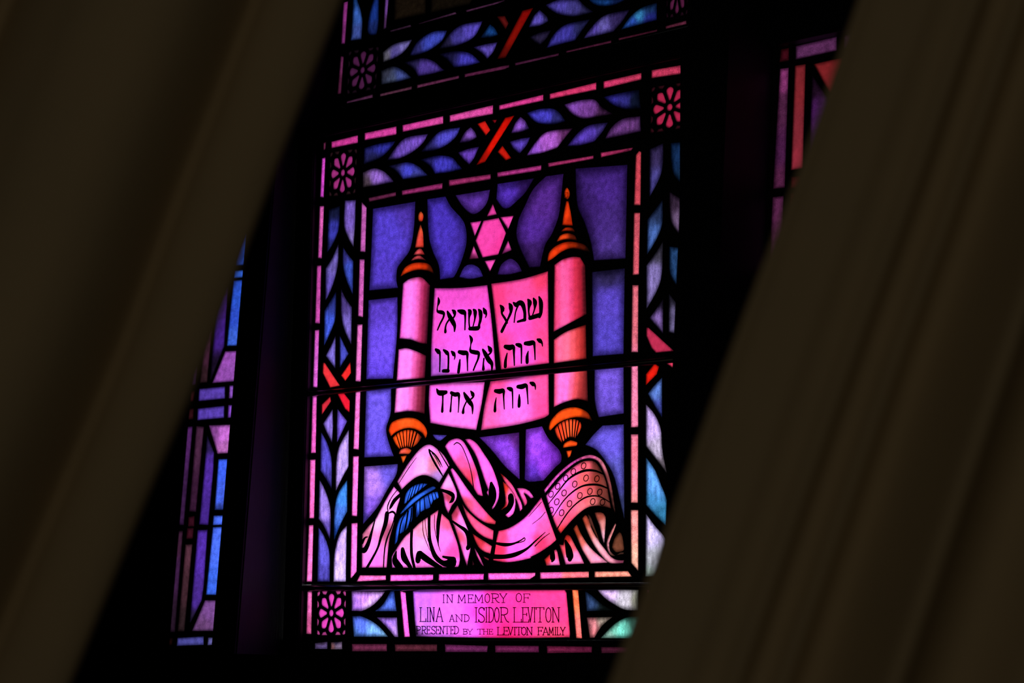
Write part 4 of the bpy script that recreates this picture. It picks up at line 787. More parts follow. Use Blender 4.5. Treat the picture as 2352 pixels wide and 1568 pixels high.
SHAWL_INK = '''
-318.5,383.8,1.6 -288.4,416.1,2.1 -261.4,442,1
-219.1,458.3,4.8 -215.7,449.6,5.2 -199.9,427.4,5.8 -181.1,405.3,4.2 -171.8,394.3,2.1
-219.1,458.3,3.1 -200.5,446.7,3.6 -184.9,431.1,3.6 -173.9,415.7,1
-209.7,450.4,1.6 -194.1,435.7,2.1 -179.9,415.9,1.4
-191.8,460.2,1.6 -176.2,441.3,2.6 -157.5,419.2,3.1 -154.4,414.8,2.1
-324.2,367.7,2.1 -342.4,351,2.6 -355,331.8,3.6 -353.2,317.7,2.6
-312.9,356.5,8.2 -332.7,343.1,10.8 -344.2,329.3,8.2 -348.7,323,2.1
-353.1,313.3,3.6 -338.1,317.2,5.2 -328.5,310.5,5.2 -331.9,300.8,4.2
-356.8,312.3,14.5 -361.7,288.6,14 -375.4,258.5,9.4 -388.6,228.4,6.4 -422.1,185.4,8.2
-328.4,307.2,3.6 -338.5,283.7,3.6 -354.8,253.8,5.2 -362.3,225.8,4.2 -364.3,184.8,3.6
-397.6,300.3,3.1 -406.3,276.6,6.4 -418,246.3,12.6 -430.1,229,14.5 -439.7,228.1,12.6
-440.4,246.7,9.4 -431.2,257.4,5.2 -421.6,259.4,2.1
-271.3,271.5,9.4 -272.1,245.8,8.9 -269.5,213.7,9.4 -259.3,183.8,8.2
-322.4,223.1,4.2 -326.4,203.8,17.7 -315.1,190.8,18.9 -304.9,184.2,15.8
-300.8,227,12.6 -295.5,209.8,18.9 -281.2,194.7,12.6 -271.6,183.9,11.4
-245.6,215.1,17.7 -248.3,202.8,17.7
-148,193.2,20.2 -133.9,195.5,24
-242,216.5,15.8 -220.4,204.6,15.8 -192.8,191.6,12.6 -171.5,181.9,11.4
-214.4,306.4,9.4 -213.5,276.6,8.9 -209.5,244.7,10.8 -193.4,212.7,13.2 -169,195.5,12 -148,193.2,17.7 -134.8,196.2,26.5 -130.5,202.4,12.6 -145.4,205.3,8.2 -166.4,209.1,4.8
-235.3,294.1,1.6 -232.9,266.4,2.1 -221.5,242.8,1.6 -208.8,223.5,0.8
-227.8,298.2,1.4 -224,272.6,1.6 -215.5,244.8,1.4
-196.2,305.9,1.6 -195.4,276.2,1.9 -185.4,244.2,1.6 -174.2,220.8,1
-178.4,313.9,12.6 -183.6,286.5,12.6 -184.3,259,8.9 -182.2,237.8,3.1 -175.7,223,1
-175.3,362.6,6.4 -152.7,356.5,8.9 -137.6,348.6,11.4 -139.7,338.1,10.1 -147.6,333.1,3.1
-137.4,289.6,4.8 -116.4,278.6,6.4 -95.5,267.6,10.1 -84.9,252.8,13.2 -82.9,234,13.2 -87.1,227.9,11.4
-137.9,466.1,2.1 -127.6,470.5,2.6 -112.6,461.7,2.1 -97.1,437.7,2.1 -84.7,411.9,2.1 -76.7,386.4,2.6 -71.7,361.1,2.6
-16.3,371.6,9.4 -13.1,356.9,22 -11.8,340.3,24 -18.7,326,20.9
45.1,339.5,17.7 46.8,327.1,17.1 38.6,314,14.5 24.6,306.2,15.8 14.8,302.3,9.4
2.1,236.7,5.8 29.2,233.1,8.2 54.5,234.7,5.2 76.7,241.5,3.1 89.1,247.4,2.6 87.9,240.3,2.1 54.5,234.1,1.6
-4.3,207,10.8 29.8,206.5,10.1 63.4,211.2,10.1 96.6,222.9,5.8 123.9,240.6,3.6 151,258.2,1.6
100.7,293.9,1 122.5,311.6,1.6 138.7,325.3,1.6
112.1,277.3,1 136.6,290.9,1.6 150.1,302.7,1.6
121.4,228.5,2.6 143,244.3,2.1 164.6,255.9,1.4
5.3,284,10.8 0.1,261.4,11.4 -4.9,230.6,11.4 -10,206,11.4 -15.5,195.8,9.4
172.9,215.1,12.8 174.4,200.2,15 173.1,194.9,6
211.6,238.2,6 220.2,220.6,17.7 225.1,204.7,20.5 225,199.5,13.8
'''
BAND_INK = '''
159,319.8,2 186.1,344.6,2.9 214.1,370.1,4.1 239.8,383.3,5.3 267.7,390,5.7 295.6,388,4.8 318.7,380.1,3.3
172.7,291,2 203,324.6,2.9 231,344.8,3.6 258.9,356.2,4.1 286.8,358.7,4.8 309.9,356.1,4.5 332.9,348.3,3.3
187.5,266,2.9 215.3,297.8,3.3 240.8,318.2,3.3 268.6,331.3,3.6 294.1,334,3.3 314.8,329.8,2.9 337.8,318.7,2
'''
TASSEL_INK = '''
-290.5,336.4,2.4 -277.6,368.2,2
-279.9,344.6,3.3 -267,375.4,2
-267.8,352.9,2.9 -257.8,377.2,2
-255.7,358.9,2.9 -247.2,380.1,2
-243.6,363.8,2.4 -235,380.7,2
-231.5,368.8,2 -222.7,377,2
-246,341.4,2.9 -244.9,307.2,3.3
-232.4,347.4,2.4 -228.5,319.5,3.3
-218.9,352.3,2.4 -208.9,323.2,3.3
-206.8,356.2,2 -200.1,333.6,2.9
-197.8,358,2 -190.7,341.8,2.4
-256.6,337.5,2 -260.2,307.6,2.9
-297.3,308.6,2.4 -309,287.3,3.9 -315.6,253,4.8
-285.2,316.8,4.8 -290.4,289,4.8 -297.4,265.6,3.3
-273,322.9,3.9 -275.3,299.4,4.4 -282.4,280.3,3.3
'''
HEBREW_INK = '''
122.6,786.4,4.7 128.3,772.7,12.5 128.8,751.1,10.5 124.8,741.9,8.8
95.1,740.9,9.8 111.2,743.1,10.5 126.6,745.3,9.8
105.6,784.5,4.7 110.6,774.4,12.5 109.3,760.1,4.7 103.1,746.2,3.5
88.4,783.7,4.7 93.8,776,14 92,766.5,8.4 91.6,754.5,4.7 95.1,740.9,6.4
43.7,780.8,4.7 52.1,775.1,11.2 63.4,778.9,11.8 73.3,773.1,12.5 79.2,755.6,9.1 79.6,738.7,9.1
57.8,735.9,5.3 69.2,737.3,6.4 80.6,738.6,8.4
58.6,773.3,5.3 50.8,758.3,3.8 47,735.6,3.5
30.6,779.6,4.7 35.7,771.8,13.2 36,759.6,8.4 26.4,743.5,6.4 16.8,729.8,8.4 8.8,718.3,9.1
2.4,778.6,4.1 10,769.4,13.2 7.9,759.8,5.8 18.1,746.7,6.4 25,736.4,5.3
-51.1,777,4.1 -45.8,768.4,11.8 -41.3,761.9,5.8 -43.8,754.7,2.9
-94.1,733.4,9.1 -66.9,732.2,10.5 -63.7,739.3,6.4
-66.3,775.2,4.7 -60.3,767.3,12.5 -59.9,751.3,9.1 -66.9,732.2,5.8
-83.3,776.8,4.7 -77.4,770.1,11.8 -78.3,752.9,4.7 -84,736.2,3.5
-98.7,777,5.3 -94.4,771.7,13.2 -96.5,759.5,5.8 -96.1,744.6,4.7 -93.4,733.3,5.3
-133.1,779,5.3 -122.6,775.5,11.8 -112.2,772.1,11.8 -109.3,763.1,6.4 -109.5,732.2,3.8
-167.8,779.7,5.8 -162.3,770.5,11.2 -149.7,754.4,13.2 -143.2,743.8,9.8 -143.5,731.4,4.1
-152.2,782,3.5 -145.1,776.4,11.2 -143.9,768.8,6.4 -151.6,759.5,3.5
-162,760.5,5.3 -170.5,751.2,4.7 -173.7,741.5,5.8 -173.4,732.8,8.4
-199.7,816.1,2.9 -197.3,806.3,9.1 -201.5,794.1,3.2 -201.2,784,6.4 -188.8,780.4,9.8 -179.9,776.6,8.4 -181.4,767.2,5.8 -191.5,753.1,5.3 -199.8,739.3,4.1
119.4,690.2,5.3 126.8,686.7,10.5 133.3,681.4,5.8 135.1,673.6,2.3
81.7,684.4,8.4 94.7,683.4,11.8 107.6,683.5,10.5 111,673.6,5.8 113.2,645.3,3.2
91.8,665.6,2.9 88.8,653.9,9.1 89.1,641.4,9.8
54.7,684.2,6.4 65.5,680.9,10.5 70.5,675.7,5.8 71.3,640.3,3.5
19.6,682.2,9.1 34.5,678.6,13.2 46,678.9,9.8 48,661.9,5.8 49.8,637.2,3.5
26.5,666,3.5 22,649.4,8.4 21.6,636.9,9.8
-50.4,680.6,5.8 -43.4,671.5,11.2 -31.3,655.9,13.2 -21,645.4,9.8 -20.6,629.1,3.2
-33.8,687.3,3.5 -26.9,678.7,12.5 -25,672.5,6.4 -34.9,665.9,3.5
-46.5,659.5,4.7 -47.9,647.4,4.7 -47.6,635.7,9.1
-93.7,716.8,3.5 -87.3,706.9,9.8 -89.7,694.8,3.2 -90,681.3,8.4 -75.6,676.5,10.5 -63.7,673.1,9.1 -65.1,660.9,5.8 -73.2,646.9,4.7 -79.3,635.6,4.7
-127.6,681.8,8.4 -113.1,678.2,11.8 -101.1,676,9.8 -99.7,661.1,5.3 -98.3,636,3.5
-123.7,663,4.1 -125.4,650.8,8.4 -127.7,634.7,9.1
-151.9,684.5,4.7 -144.8,678.2,11.2 -140.5,672.9,5.3 -142,665.1,2.6
-178.1,690.1,5.3 -166.7,682.4,10.5 -162,675.9,6.4 -161.4,653.5,5.8 -162.1,641.1,6.4
-178.4,640.9,8.4 -161,639.8,9.1
-204.4,693.4,6.4 -194.8,687.1,11.8 -190,680.5,5.8 -189.5,640.2,3.5
99.8,593.8,5.3 107.9,590.4,10.5 114.4,586.4,5.8 115.5,577.5,2.3
61,587.6,8.4 74,586.7,11.8 87,588.2,9.8 90.4,577.3,5.3 93.6,546.6,2.9
66.3,569.3,2.9 66.6,557.3,8.4 66.2,543.5,9.1
30,586.1,5.8 39.9,583,10.5 44.9,577.9,5.3 46.8,540.2,2.9
-8.9,582.7,8.4 5.4,580.5,11.8 17,581,9.8 17.9,567.7,4.9 20.6,539.4,2.9
-5.2,566.7,2.3 -8.2,552.4,6.4 -8.5,537.5,9.1
-108.6,584.9,5.3 -101.8,575.4,11.2 -89.6,562.4,12.5 -80.8,552.1,8.4 -79.7,534.5,2.6
-86.8,587.2,3.5 -79.8,578.9,11.2 -79.7,572.8,5.8 -86.3,568.3,3.5
-100.5,563.1,4.1 -108,551.3,4.7 -110.1,539.7,9.1
-150.2,587.7,8.4 -138,582.7,10.5 -125.9,581.9,9.8 -124.5,567.1,4.7 -125.8,540.9,2.9
-148.3,580.9,5.3 -149.6,566.2,3.8 -151.4,544.9,6.4
-198.1,599.5,4.1 -191.9,591.2,11.8 -179.7,589.1,13.2 -166.5,590,9.1
-177.8,585.3,6.4 -177.4,570.4,4.7 -178.4,546.5,8.4
'''.strip().split('\n')
KNOB_INK = {'left': '''-332.3,502.8,2.5 -315.8,467,3.1
-321.5,505.8,2.5 -309.3,468.2,3.1
-309.3,508.2,2.5 -302.8,469.4,3.1
-296.3,509,2.5 -295,469.9,3.1
-284.6,507.8,3.1 -288.9,469.6,3.1
-272.8,505.7,3.6 -283.2,467.5,3.6
-261.5,501.4,4.4 -276.7,466.6,3.9''', 'right': '''185,492.4,2.5 199.7,454.9,3.1
195.1,498.1,2.5 207.2,457.3,3.1
205.6,502,2.5 213.9,459.2,3.1
216.9,504.2,3.1 221.4,460.8,3.1
228.2,503.5,3.1 227,461.1,3.1
238.3,501.8,3.1 232.6,461.6,3.1
247,498.8,3.6 237.8,462.8,3.1'''}
RINGS = [(261.7,400.3,6.8,-0.3,1.1,6.6),(231.9,388.9,6.9,-0.3,1.1,6.6),(209.7,375.6,6.9,-0.3,1.1,6.7),(186.5,358.4,6.9,-0.2,1.1,6.7),(167.0,341.7,7.0,-0.2,1.1,6.7),(269.1,373.3,6.8,-0.2,1.1,6.6),(236.6,361.4,6.8,-0.3,1.1,6.6),(205.6,343.1,6.8,-0.3,1.0,6.6),(184.5,324.3,6.9,-0.2,1.1,6.7),(300.4,370.7,6.7,-0.2,1.1,6.6),(308.9,341.3,6.7,-0.2,1.1,6.6),(280.7,344.0,6.7,-0.2,1.1,6.6),(251.8,335.9,6.8,-0.2,1.0,6.6),(222.0,319.1,6.9,-0.2,1.1,6.7),(199.2,300.0,6.9,-0.2,1.1,6.7),(289.2,321.6,6.7,-0.2,1.0,6.6),(317.2,319.3,6.7,-0.2,1.1,6.6),(168.2,306.2,6.9,-0.2,1.0,6.7)]
LETTERS = [('I',-164.2,103.6,6.8,0.0,-0.6,18.4,1.3),('N',-152.4,103.6,22.3,0.0,-0.5,18.4,1.3),('M',-116.6,103.6,27.9,0.0,-0.5,18.3,1.3),('E',-83.6,103.7,17.8,0.0,-0.5,18.2,1.3),('M',-63.5,103.7,29.8,0.0,-0.5,18.2,1.3),('O',-29.7,104.2,15.8,0.0,-0.5,19.7,1.3),('R',-9.6,104.2,25.1,0.0,-0.4,19.6,1.3),('Y',15.5,104.2,24.2,0.1,-0.5,19.6,1.3),('O',66.1,105.9,17.5,0.0,-0.4,18.9,1.3),('F',87.9,104.9,20.4,0.1,-0.4,18.3,1.3),('L',-238.1,60.4,20.4,0.2,-1.0,32.0,1.6),('I',-214.9,60.6,6.5,0.0,-1.0,31.9,1.6),('N',-206.1,60.6,17.0,0.2,-1.0,31.9,1.6),('A',-185.9,60.8,25.2,0.2,-0.9,31.8,1.6),('A',-141.6,60.9,17.2,0.2,-0.4,15.5,1.3),('N',-122.2,61.1,24.8,0.2,-0.4,15.4,1.3),('D',-94.3,61.3,17.0,0.1,-0.4,15.4,1.3),('I',-60.9,60.3,10.2,0.0,-0.8,32.6,1.6),('S',-49.1,60.4,20.4,0.1,-0.9,32.6,1.6),('I',-27.6,60.5,7.5,0.1,-0.8,32.5,1.6),('D',-17.7,60.6,17.5,0.1,-0.8,32.5,1.6),('O',1.3,60.7,14.8,0.1,-0.8,32.4,1.6),('R',18.3,60.8,26.9,0.2,-0.8,32.4,1.6),('L',58.6,61.1,24.9,0.2,-0.8,32.2,1.6),('E',84.8,61.3,21.2,0.2,-0.7,32.0,1.6),('V',102.2,61.5,16.3,0.1,-0.7,31.9,1.6),('I',120.1,61.6,5.9,0.0,-0.6,31.8,1.6),('T',128.1,61.7,23.1,0.1,-0.6,31.8,1.6),('O',156.2,61.9,16.6,0.1,-0.6,31.6,1.6),('N',174.0,62.0,24.8,0.2,-0.6,31.6,1.6),('P',-248.6,31.9,15.1,0.1,-0.6,17.3,1.3),('R',-231.2,32.1,16.3,0.1,-0.5,17.2,1.3),('E',-214.0,32.3,11.7,0.1,-0.6,17.2,1.3),('S',-198.8,32.4,13.8,0.2,-0.5,17.2,1.3),('E',-184.1,32.6,12.6,0.1,-0.5,17.1,1.3),('N',-171.7,32.7,14.6,0.2,-0.5,17.1,1.3),('T',-155.3,32.9,15.2,0.2,-0.5,17.1,1.3),('E',-137.2,33.1,12.2,0.1,-0.5,17.0,1.3),('D',-125.0,33.2,14.9,0.2,-0.5,17.0,1.3),('B',-96.7,32.8,14.3,0.1,-0.3,11.4,1.1),('Y',-83.3,32.9,17.8,0.2,-0.3,11.4,1.1),('T',-51.3,33.3,16.7,0.2,-0.3,11.3,1.1),('H',-33.7,33.5,16.7,0.2,-0.3,11.3,1.1),('E',-14.8,33.7,11.7,0.1,-0.3,11.2,1.1),('L',10.0,32.4,18.6,0.2,-0.4,17.1,1.5),('E',29.5,32.6,16.4,0.2,-0.4,17.1,1.5),('V',43.1,32.8,16.5,0.2,-0.4,17.0,1.5),('I',61.3,33.0,5.6,0.0,-0.4,17.0,1.5),('T',68.6,33.1,15.7,0.1,-0.4,17.0,1.5),('O',84.1,33.2,14.9,0.2,-0.3,17.0,1.5),('N',99.2,33.4,19.0,0.2,-0.4,16.9,1.5),('F',132.9,33.8,15.4,0.2,-0.4,16.8,1.5),('A',147.5,34.0,18.7,0.2,-0.3,16.8,1.5),('M',165.6,34.2,15.1,0.1,-0.3,16.7,1.5),('I',182.8,34.4,5.4,0.0,-0.3,16.7,1.5),('L',190.2,34.4,9.9,0.2,-0.3,16.8,1.5),('Y',199.3,34.5,16.0,0.2,-0.3,16.7,1.5)]
OUTLINES = {'HOPPER':[(-664.5,1268.9),(582.9,1271.9),(542.9,146.5),(-647.6,147.4)],'PLAQUE':[(-647.6,145.8),(542.9,145.1),(543.7,28.4),(-641.6,11.0)],'LOWER':[(-730,62),(600,72),(600,10),(-730,10)],'UPPER':[(-716,1784.7),(620,1722.4),(620,1417.8),(-716,1407.2)],'LEFT':[(-1090.4,1815.9),(-790,1803.6),(-790,17.6),(-1205.3,19.1),(-1251.2,1321.6)],'RIGHT':[(708,1322.6),(968.5,1330.5),(985.8,0),(708,0)]}
CURTAIN_PROFILE = {'LEFT':[(0.0,-0.0462),(0.0047,-0.0433),(0.0093,-0.0401),(0.014,-0.0382),(0.0186,-0.0371),(0.0233,-0.0366),(0.0279,-0.0364),(0.0326,-0.0365),(0.0372,-0.0367),(0.0419,-0.0371),(0.0465,-0.0379),(0.0512,-0.0392),(0.0558,-0.0409),(0.0605,-0.043),(0.0651,-0.046),(0.0698,-0.05),(0.0744,-0.0557),(0.0791,-0.061),(0.0838,-0.0571),(0.0884,-0.0436),(0.0931,-0.0287),(0.0977,-0.0154),(0.1024,-0.0039),(0.107,0.006),(0.1117,0.0145),(0.1163,0.0215),(0.121,0.0272),(0.1256,0.0315),(0.1303,0.035),(0.1349,0.0379),(0.1396,0.0403),(0.1442,0.042),(0.1489,0.0431),(0.1536,0.0437),(0.1582,0.0437),(0.1629,0.0435),(0.1675,0.0432),(0.1722,0.0426),(0.1768,0.0417),(0.1815,0.0406),(0.1861,0.0393),(0.1908,0.0379),(0.1954,0.0363),(0.2001,0.0345),(0.2047,0.0325),(0.2094,0.0302),(0.214,0.0277),(0.2187,0.0248),(0.2233,0.0217),(0.228,0.0184),(0.2327,0.0151),(0.2373,0.0119),(0.242,0.0088),(0.2466,0.0058),(0.2513,0.0027),(0.2559,-0.0007),(0.2606,-0.0042),(0.2652,-0.008),(0.2699,-0.012),(0.2745,-0.0163),(0.2792,-0.021),(0.2838,-0.026),(0.2885,-0.0315),(0.2931,-0.0374),(0.2978,-0.0438),(0.3024,-0.0508),(0.3071,-0.0581),(0.3118,-0.0644),(0.3164,-0.0671),(0.3211,-0.0644),(0.3257,-0.057),(0.3304,-0.0476),(0.335,-0.0389),(0.3397,-0.031),(0.3443,-0.0239),(0.349,-0.0175),(0.3536,-0.0119),(0.3583,-0.0069),(0.3629,-0.0026),(0.3676,0.0012),(0.3722,0.0043),(0.3769,0.0069),(0.3816,0.0088),(0.3862,0.0099),(0.3909,0.0107),(0.3955,0.0114),(0.4002,0.012),(0.4048,0.0123),(0.4095,0.0122),(0.4141,0.0113),(0.4188,0.0097),(0.4234,0.0072),(0.4281,0.004),(0.4327,0.0005),(0.4374,-0.003),(0.442,-0.0064),(0.4467,-0.0099),(0.4513,-0.0134),(0.456,-0.0169),(0.4607,-0.0204),(0.4653,-0.0239),(0.47,-0.0274),(0.4746,-0.0309),(0.4793,-0.0344),(0.4839,-0.0379),(0.4886,-0.0413),(0.4932,-0.0448),(0.4979,-0.0483),(0.5025,-0.0518),(0.5072,-0.0553),(0.5118,-0.0588),(0.5165,-0.0623),(0.5211,-0.0658),(0.5258,-0.0692),(0.5304,-0.0724),(0.5351,-0.0755),(0.5398,-0.0783),(0.5444,-0.081),(0.5491,-0.0834),(0.5537,-0.0857),(0.5584,-0.0877),(0.563,-0.0895),(0.5677,-0.0911),(0.5723,-0.0924),(0.577,-0.0932),(0.5816,-0.0938),(0.5863,-0.0944),(0.5909,-0.0953),(0.5956,-0.0963),(0.6002,-0.0973),(0.6049,-0.0981),(0.6096,-0.0988),(0.6142,-0.0993),(0.6189,-0.0995),(0.6235,-0.0993),(0.6282,-0.0988),(0.6328,-0.0978),(0.6375,-0.0963),(0.6421,-0.0942),(0.6468,-0.0915),(0.6514,-0.0882),(0.6561,-0.0842),(0.6607,-0.0797),(0.6654,-0.0752),(0.67,-0.0709),(0.6747,-0.0667),(0.6793,-0.0628),(0.684,-0.059),(0.6887,-0.0554),(0.6933,-0.052),(0.698,-0.0488),(0.7026,-0.0457),(0.7073,-0.0428),(0.7119,-0.0401),(0.7166,-0.0377),(0.7212,-0.0354),(0.7259,-0.0333),(0.7305,-0.0314),(0.7352,-0.0297),(0.7398,-0.0281),(0.7445,-0.0265),(0.7491,-0.025),(0.7538,-0.0235),(0.7584,-0.0221),(0.7631,-0.0208),(0.7678,-0.0197),(0.7724,-0.0187)],'RIGHT':[(0.0,0.0068),(0.0047,0.004),(0.0093,0.0009),(0.014,-0.001),(0.0186,-0.0019),(0.0233,-0.0024),(0.0279,-0.0025),(0.0326,-0.0024),(0.0372,-0.0022),(0.0419,-0.0018),(0.0465,-0.001),(0.0512,0.0004),(0.0558,0.0022),(0.0605,0.0029),(0.0651,0.0018),(0.0698,-0.0004),(0.0744,-0.0019),(0.0791,-0.0026),(0.0838,-0.0026),(0.0884,-0.002),(0.0931,-0.0006),(0.0977,0.0029),(0.1024,0.0099),(0.107,0.0105),(0.1117,0.0018),(0.1163,-0.0097),(0.121,-0.0162),(0.1256,-0.0192),(0.1303,-0.02),(0.1349,-0.0193),(0.1396,-0.0165),(0.1442,-0.008),(0.1489,-0.0036),(0.1536,-0.0095),(0.1582,-0.0213),(0.1629,-0.0284),(0.1675,-0.0329),(0.1722,-0.0356),(0.1768,-0.0365),(0.1815,-0.0351),(0.1861,-0.0316),(0.1908,-0.0264),(0.1954,-0.0203),(0.2001,-0.013),(0.2047,-0.0048),(0.2094,0.0043),(0.214,0.0141),(0.2187,0.0248),(0.2233,0.0364),(0.228,0.0479),(0.2327,0.0556),(0.2373,0.0563),(0.242,0.0495),(0.2466,0.0389),(0.2513,0.0284),(0.2559,0.0197),(0.2606,0.0124),(0.2652,0.0062),(0.2699,0.001),(0.2745,-0.0033),(0.2792,-0.0068),(0.2838,-0.0096),(0.2885,-0.0115),(0.2931,-0.0127),(0.2978,-0.013),(0.3024,-0.0125),(0.3071,-0.0111),(0.3118,-0.0089),(0.3164,-0.006),(0.3211,-0.0026),(0.3257,0.0013),(0.3304,0.0059),(0.335,0.011),(0.3397,0.0166),(0.3443,0.0217),(0.349,0.0255),(0.3536,0.0273),(0.3583,0.0271),(0.3629,0.0246),(0.3676,0.0198),(0.3722,0.0132),(0.3769,0.0061),(0.3816,-0.0),(0.3862,-0.0053),(0.3909,-0.0097),(0.3955,-0.0134),(0.4002,-0.0163),(0.4048,-0.0186),(0.4095,-0.0203),(0.4141,-0.0216),(0.4188,-0.0223),(0.4234,-0.0226),(0.4281,-0.0223),(0.4327,-0.0216),(0.4374,-0.0203),(0.442,-0.0186),(0.4467,-0.0165),(0.4513,-0.0141),(0.456,-0.0116),(0.4607,-0.0089),(0.4653,-0.006),(0.47,-0.003),(0.4746,0.0001),(0.4793,0.0034),(0.4839,0.0068),(0.4886,0.0104),(0.4932,0.0141),(0.4979,0.018),(0.5025,0.022),(0.5072,0.0262),(0.5118,0.0305),(0.5165,0.035),(0.5211,0.0396),(0.5258,0.0441),(0.5304,0.0485),(0.5351,0.0525),(0.5398,0.0563),(0.5444,0.0598),(0.5491,0.0629),(0.5537,0.0658),(0.5584,0.0684),(0.563,0.0707),(0.5677,0.0726),(0.5723,0.0742),(0.577,0.0753),(0.5816,0.076),(0.5863,0.0766),(0.5909,0.0775),(0.5956,0.0785),(0.6002,0.0794),(0.6049,0.0803),(0.6096,0.081),(0.6142,0.0815),(0.6189,0.0817),(0.6235,0.0815),(0.6282,0.0809),(0.6328,0.0799),(0.6375,0.0784),(0.6421,0.0764),(0.6468,0.0737),(0.6514,0.0704),(0.6561,0.0664),(0.6607,0.0619),(0.6654,0.0574),(0.67,0.0531),(0.6747,0.0489),(0.6793,0.0449),(0.684,0.0412),(0.6887,0.0376),(0.6933,0.0341),(0.698,0.0309),(0.7026,0.0279),(0.7073,0.025),(0.7119,0.0223),(0.7166,0.0198),(0.7212,0.0175),(0.7259,0.0154),(0.7305,0.0135),(0.7352,0.0118),(0.7398,0.0103),(0.7445,0.0087),(0.7491,0.0072),(0.7538,0.0057),(0.7584,0.0043),(0.7631,0.003),(0.7678,0.0018),(0.7724,0.0009)]}
CURTAIN_EDGE = {'LEFT': [(0.2578, 2.25), (0.0748, 1.6), (-0.0659, 1.1), (-0.1893, 0.6616), (-0.2395, 0.4908), (-0.2839, 0.3255), (-0.3319, 0.1804), (-0.3814, 0.0209), (-0.5001, -0.35), (-0.6282, -0.75), (-0.7882, -1.25)], 'RIGHT': [(0.7912, 2.25), (0.5887, 1.6), (0.4328, 1.1), (0.3057, 0.6922), (0.2549, 0.5209), (0.2025, 0.3611), (0.1544, 0.2061), (0.1053, 0.0493), (-0.0192, -0.35), (-0.1439, -0.75), (-0.2997, -1.25)]}


# ------------------------------------------------------------------ the window wall (structure)
def structure(o):
    o['kind'] = 'structure'
    return o


structure(box('floor', (-4.0, -5.5, -0.1), (5.0, 0.6, 0.0), M_FLOOR, bev=0))
structure(box('wall_left', (-4.0, 0.0, 0.0), (-1.17, 0.25, 4.6), M_WALL, bev=0))
structure(box('wall_right', (0.95, 0.0, 0.0), (5.0, 0.25, 4.6), M_WALL, bev=0))
structure(box('wall_bottom', (-1.17, 0.0, 0.0), (0.95, 0.25, ZW + 0.02), M_WALL, bev=0))
structure(box('wall_top', (-1.17, 0.0, ZW + 1.70), (0.95, 0.25, 4.6), M_WALL, bev=0))
structure(box('trim_1', (-0.8035, -0.158, ZW), (-0.706, 0.03, ZW + 1.9), M_WOOD))      # mullions
structure(box('trim_2', (0.604, -0.158, ZW), (0.715, 0.03, ZW + 1.9), M_WOOD))
structure(box('trim_3', (-0.706, -0.098, 2.779), (0.604, -0.012, 2.789), M_WOOD))      # transom ledge over the hopper
structure(box('trim_6', (-0.706, -0.012, 2.770), (0.604, 0.03, 2.862), M_WOOD))       # transom
structure(box('trim_4', (-1.3, -0.17, ZW - 0.06), (1.1, 0.05, ZW + 0.016), M_WOOD))  # sill
structure(box('trim_5', (0.715, -0.03, 2.768), (1.1, 0.02, 2.9), M_WOOD))            # head of the right light
structure(box('wall_side', (0.715, 0.006, 2.765), (0.96, 0.25, 3.2), M_WALL, bev=0))
BASE = Vector([0.0, -0.0, 1.49834])
TILT = math.radians(3.5)                                             # the hopper leans into the room
sash = bpy.data.objects.new('window_1', None)
COL.objects.link(sash)
sash.location = BASE
sash.rotation_euler = (TILT, 0, 0)
structure(sash)
box('stile', (-0.704, -0.016, 0.006), (-0.640, 0.02, 1.275), M_WOOD, sash, 0.003)
box('top_rail', (-0.704, -0.016, 1.264), (0.600, 0.02, 1.289), M_WOOD, sash, 0.003)
box('stile', (0.535, -0.016, 0.006), (0.600, 0.02, 1.275), M_WOOD, sash, 0.003)

# ------------------------------------------------------------------ glazed panels
NAMES = {'pink_border': 'outer_border', 'pink_fillet': 'inner_border'}
STREAKY = {'leaf_garland', 'leaf_corner'}
MOTTLED = {'background_glass', 'clear_quarry', 'border_strip', 'outer_border', 'inner_border', 'mauve_wedge', 'blue_strip', 'purple_strip', 'rose_strip', 'band_row'}
PART_LABELS = {'finial': 'orange turned finial on top of the roller', 'handle_knob': 'orange fluted knob under the roller',
               'tassel': 'dark blue knotted tassel hanging from the shawl', 'striped_band': 'banded end of the shawl with rows of rings',
               'ribbon_cross': 'red crossed ribbon', 'star_of_david': 'pink six-pointed star'}
ONE = {'star_of_david', 'scroll_parchment', 'prayer_shawl'}
CHILD = {'finial': 'scroll_roller', 'handle_knob': 'scroll_roller', 'striped_band': 'prayer_shawl', 'tassel': 'prayer_shawl'}


def clusters(Qs):
    """pieces of one part that lie together (a garland cut in two by its ribbon is two)"""
    bx = [(np.min(Q, 0), np.max(Q, 0)) for Q in map(np.array, Qs)]
    lab = list(range(len(Qs)))
    for i in range(len(Qs)):
        for j in range(i):
            gap = np.maximum(0, np.maximum(bx[i][0] - bx[j][1], bx[j][0] - bx[i][1]))
            size = max((bx[i][1] - bx[i][0]).max(), (bx[j][1] - bx[j][0]).max())
            if math.hypot(*gap) <= max(19.0, 0.47 * size) and lab[i] != lab[j]:
                a, b = lab[i], lab[j]
                lab = [b if x == a else x for x in lab]
    return lab


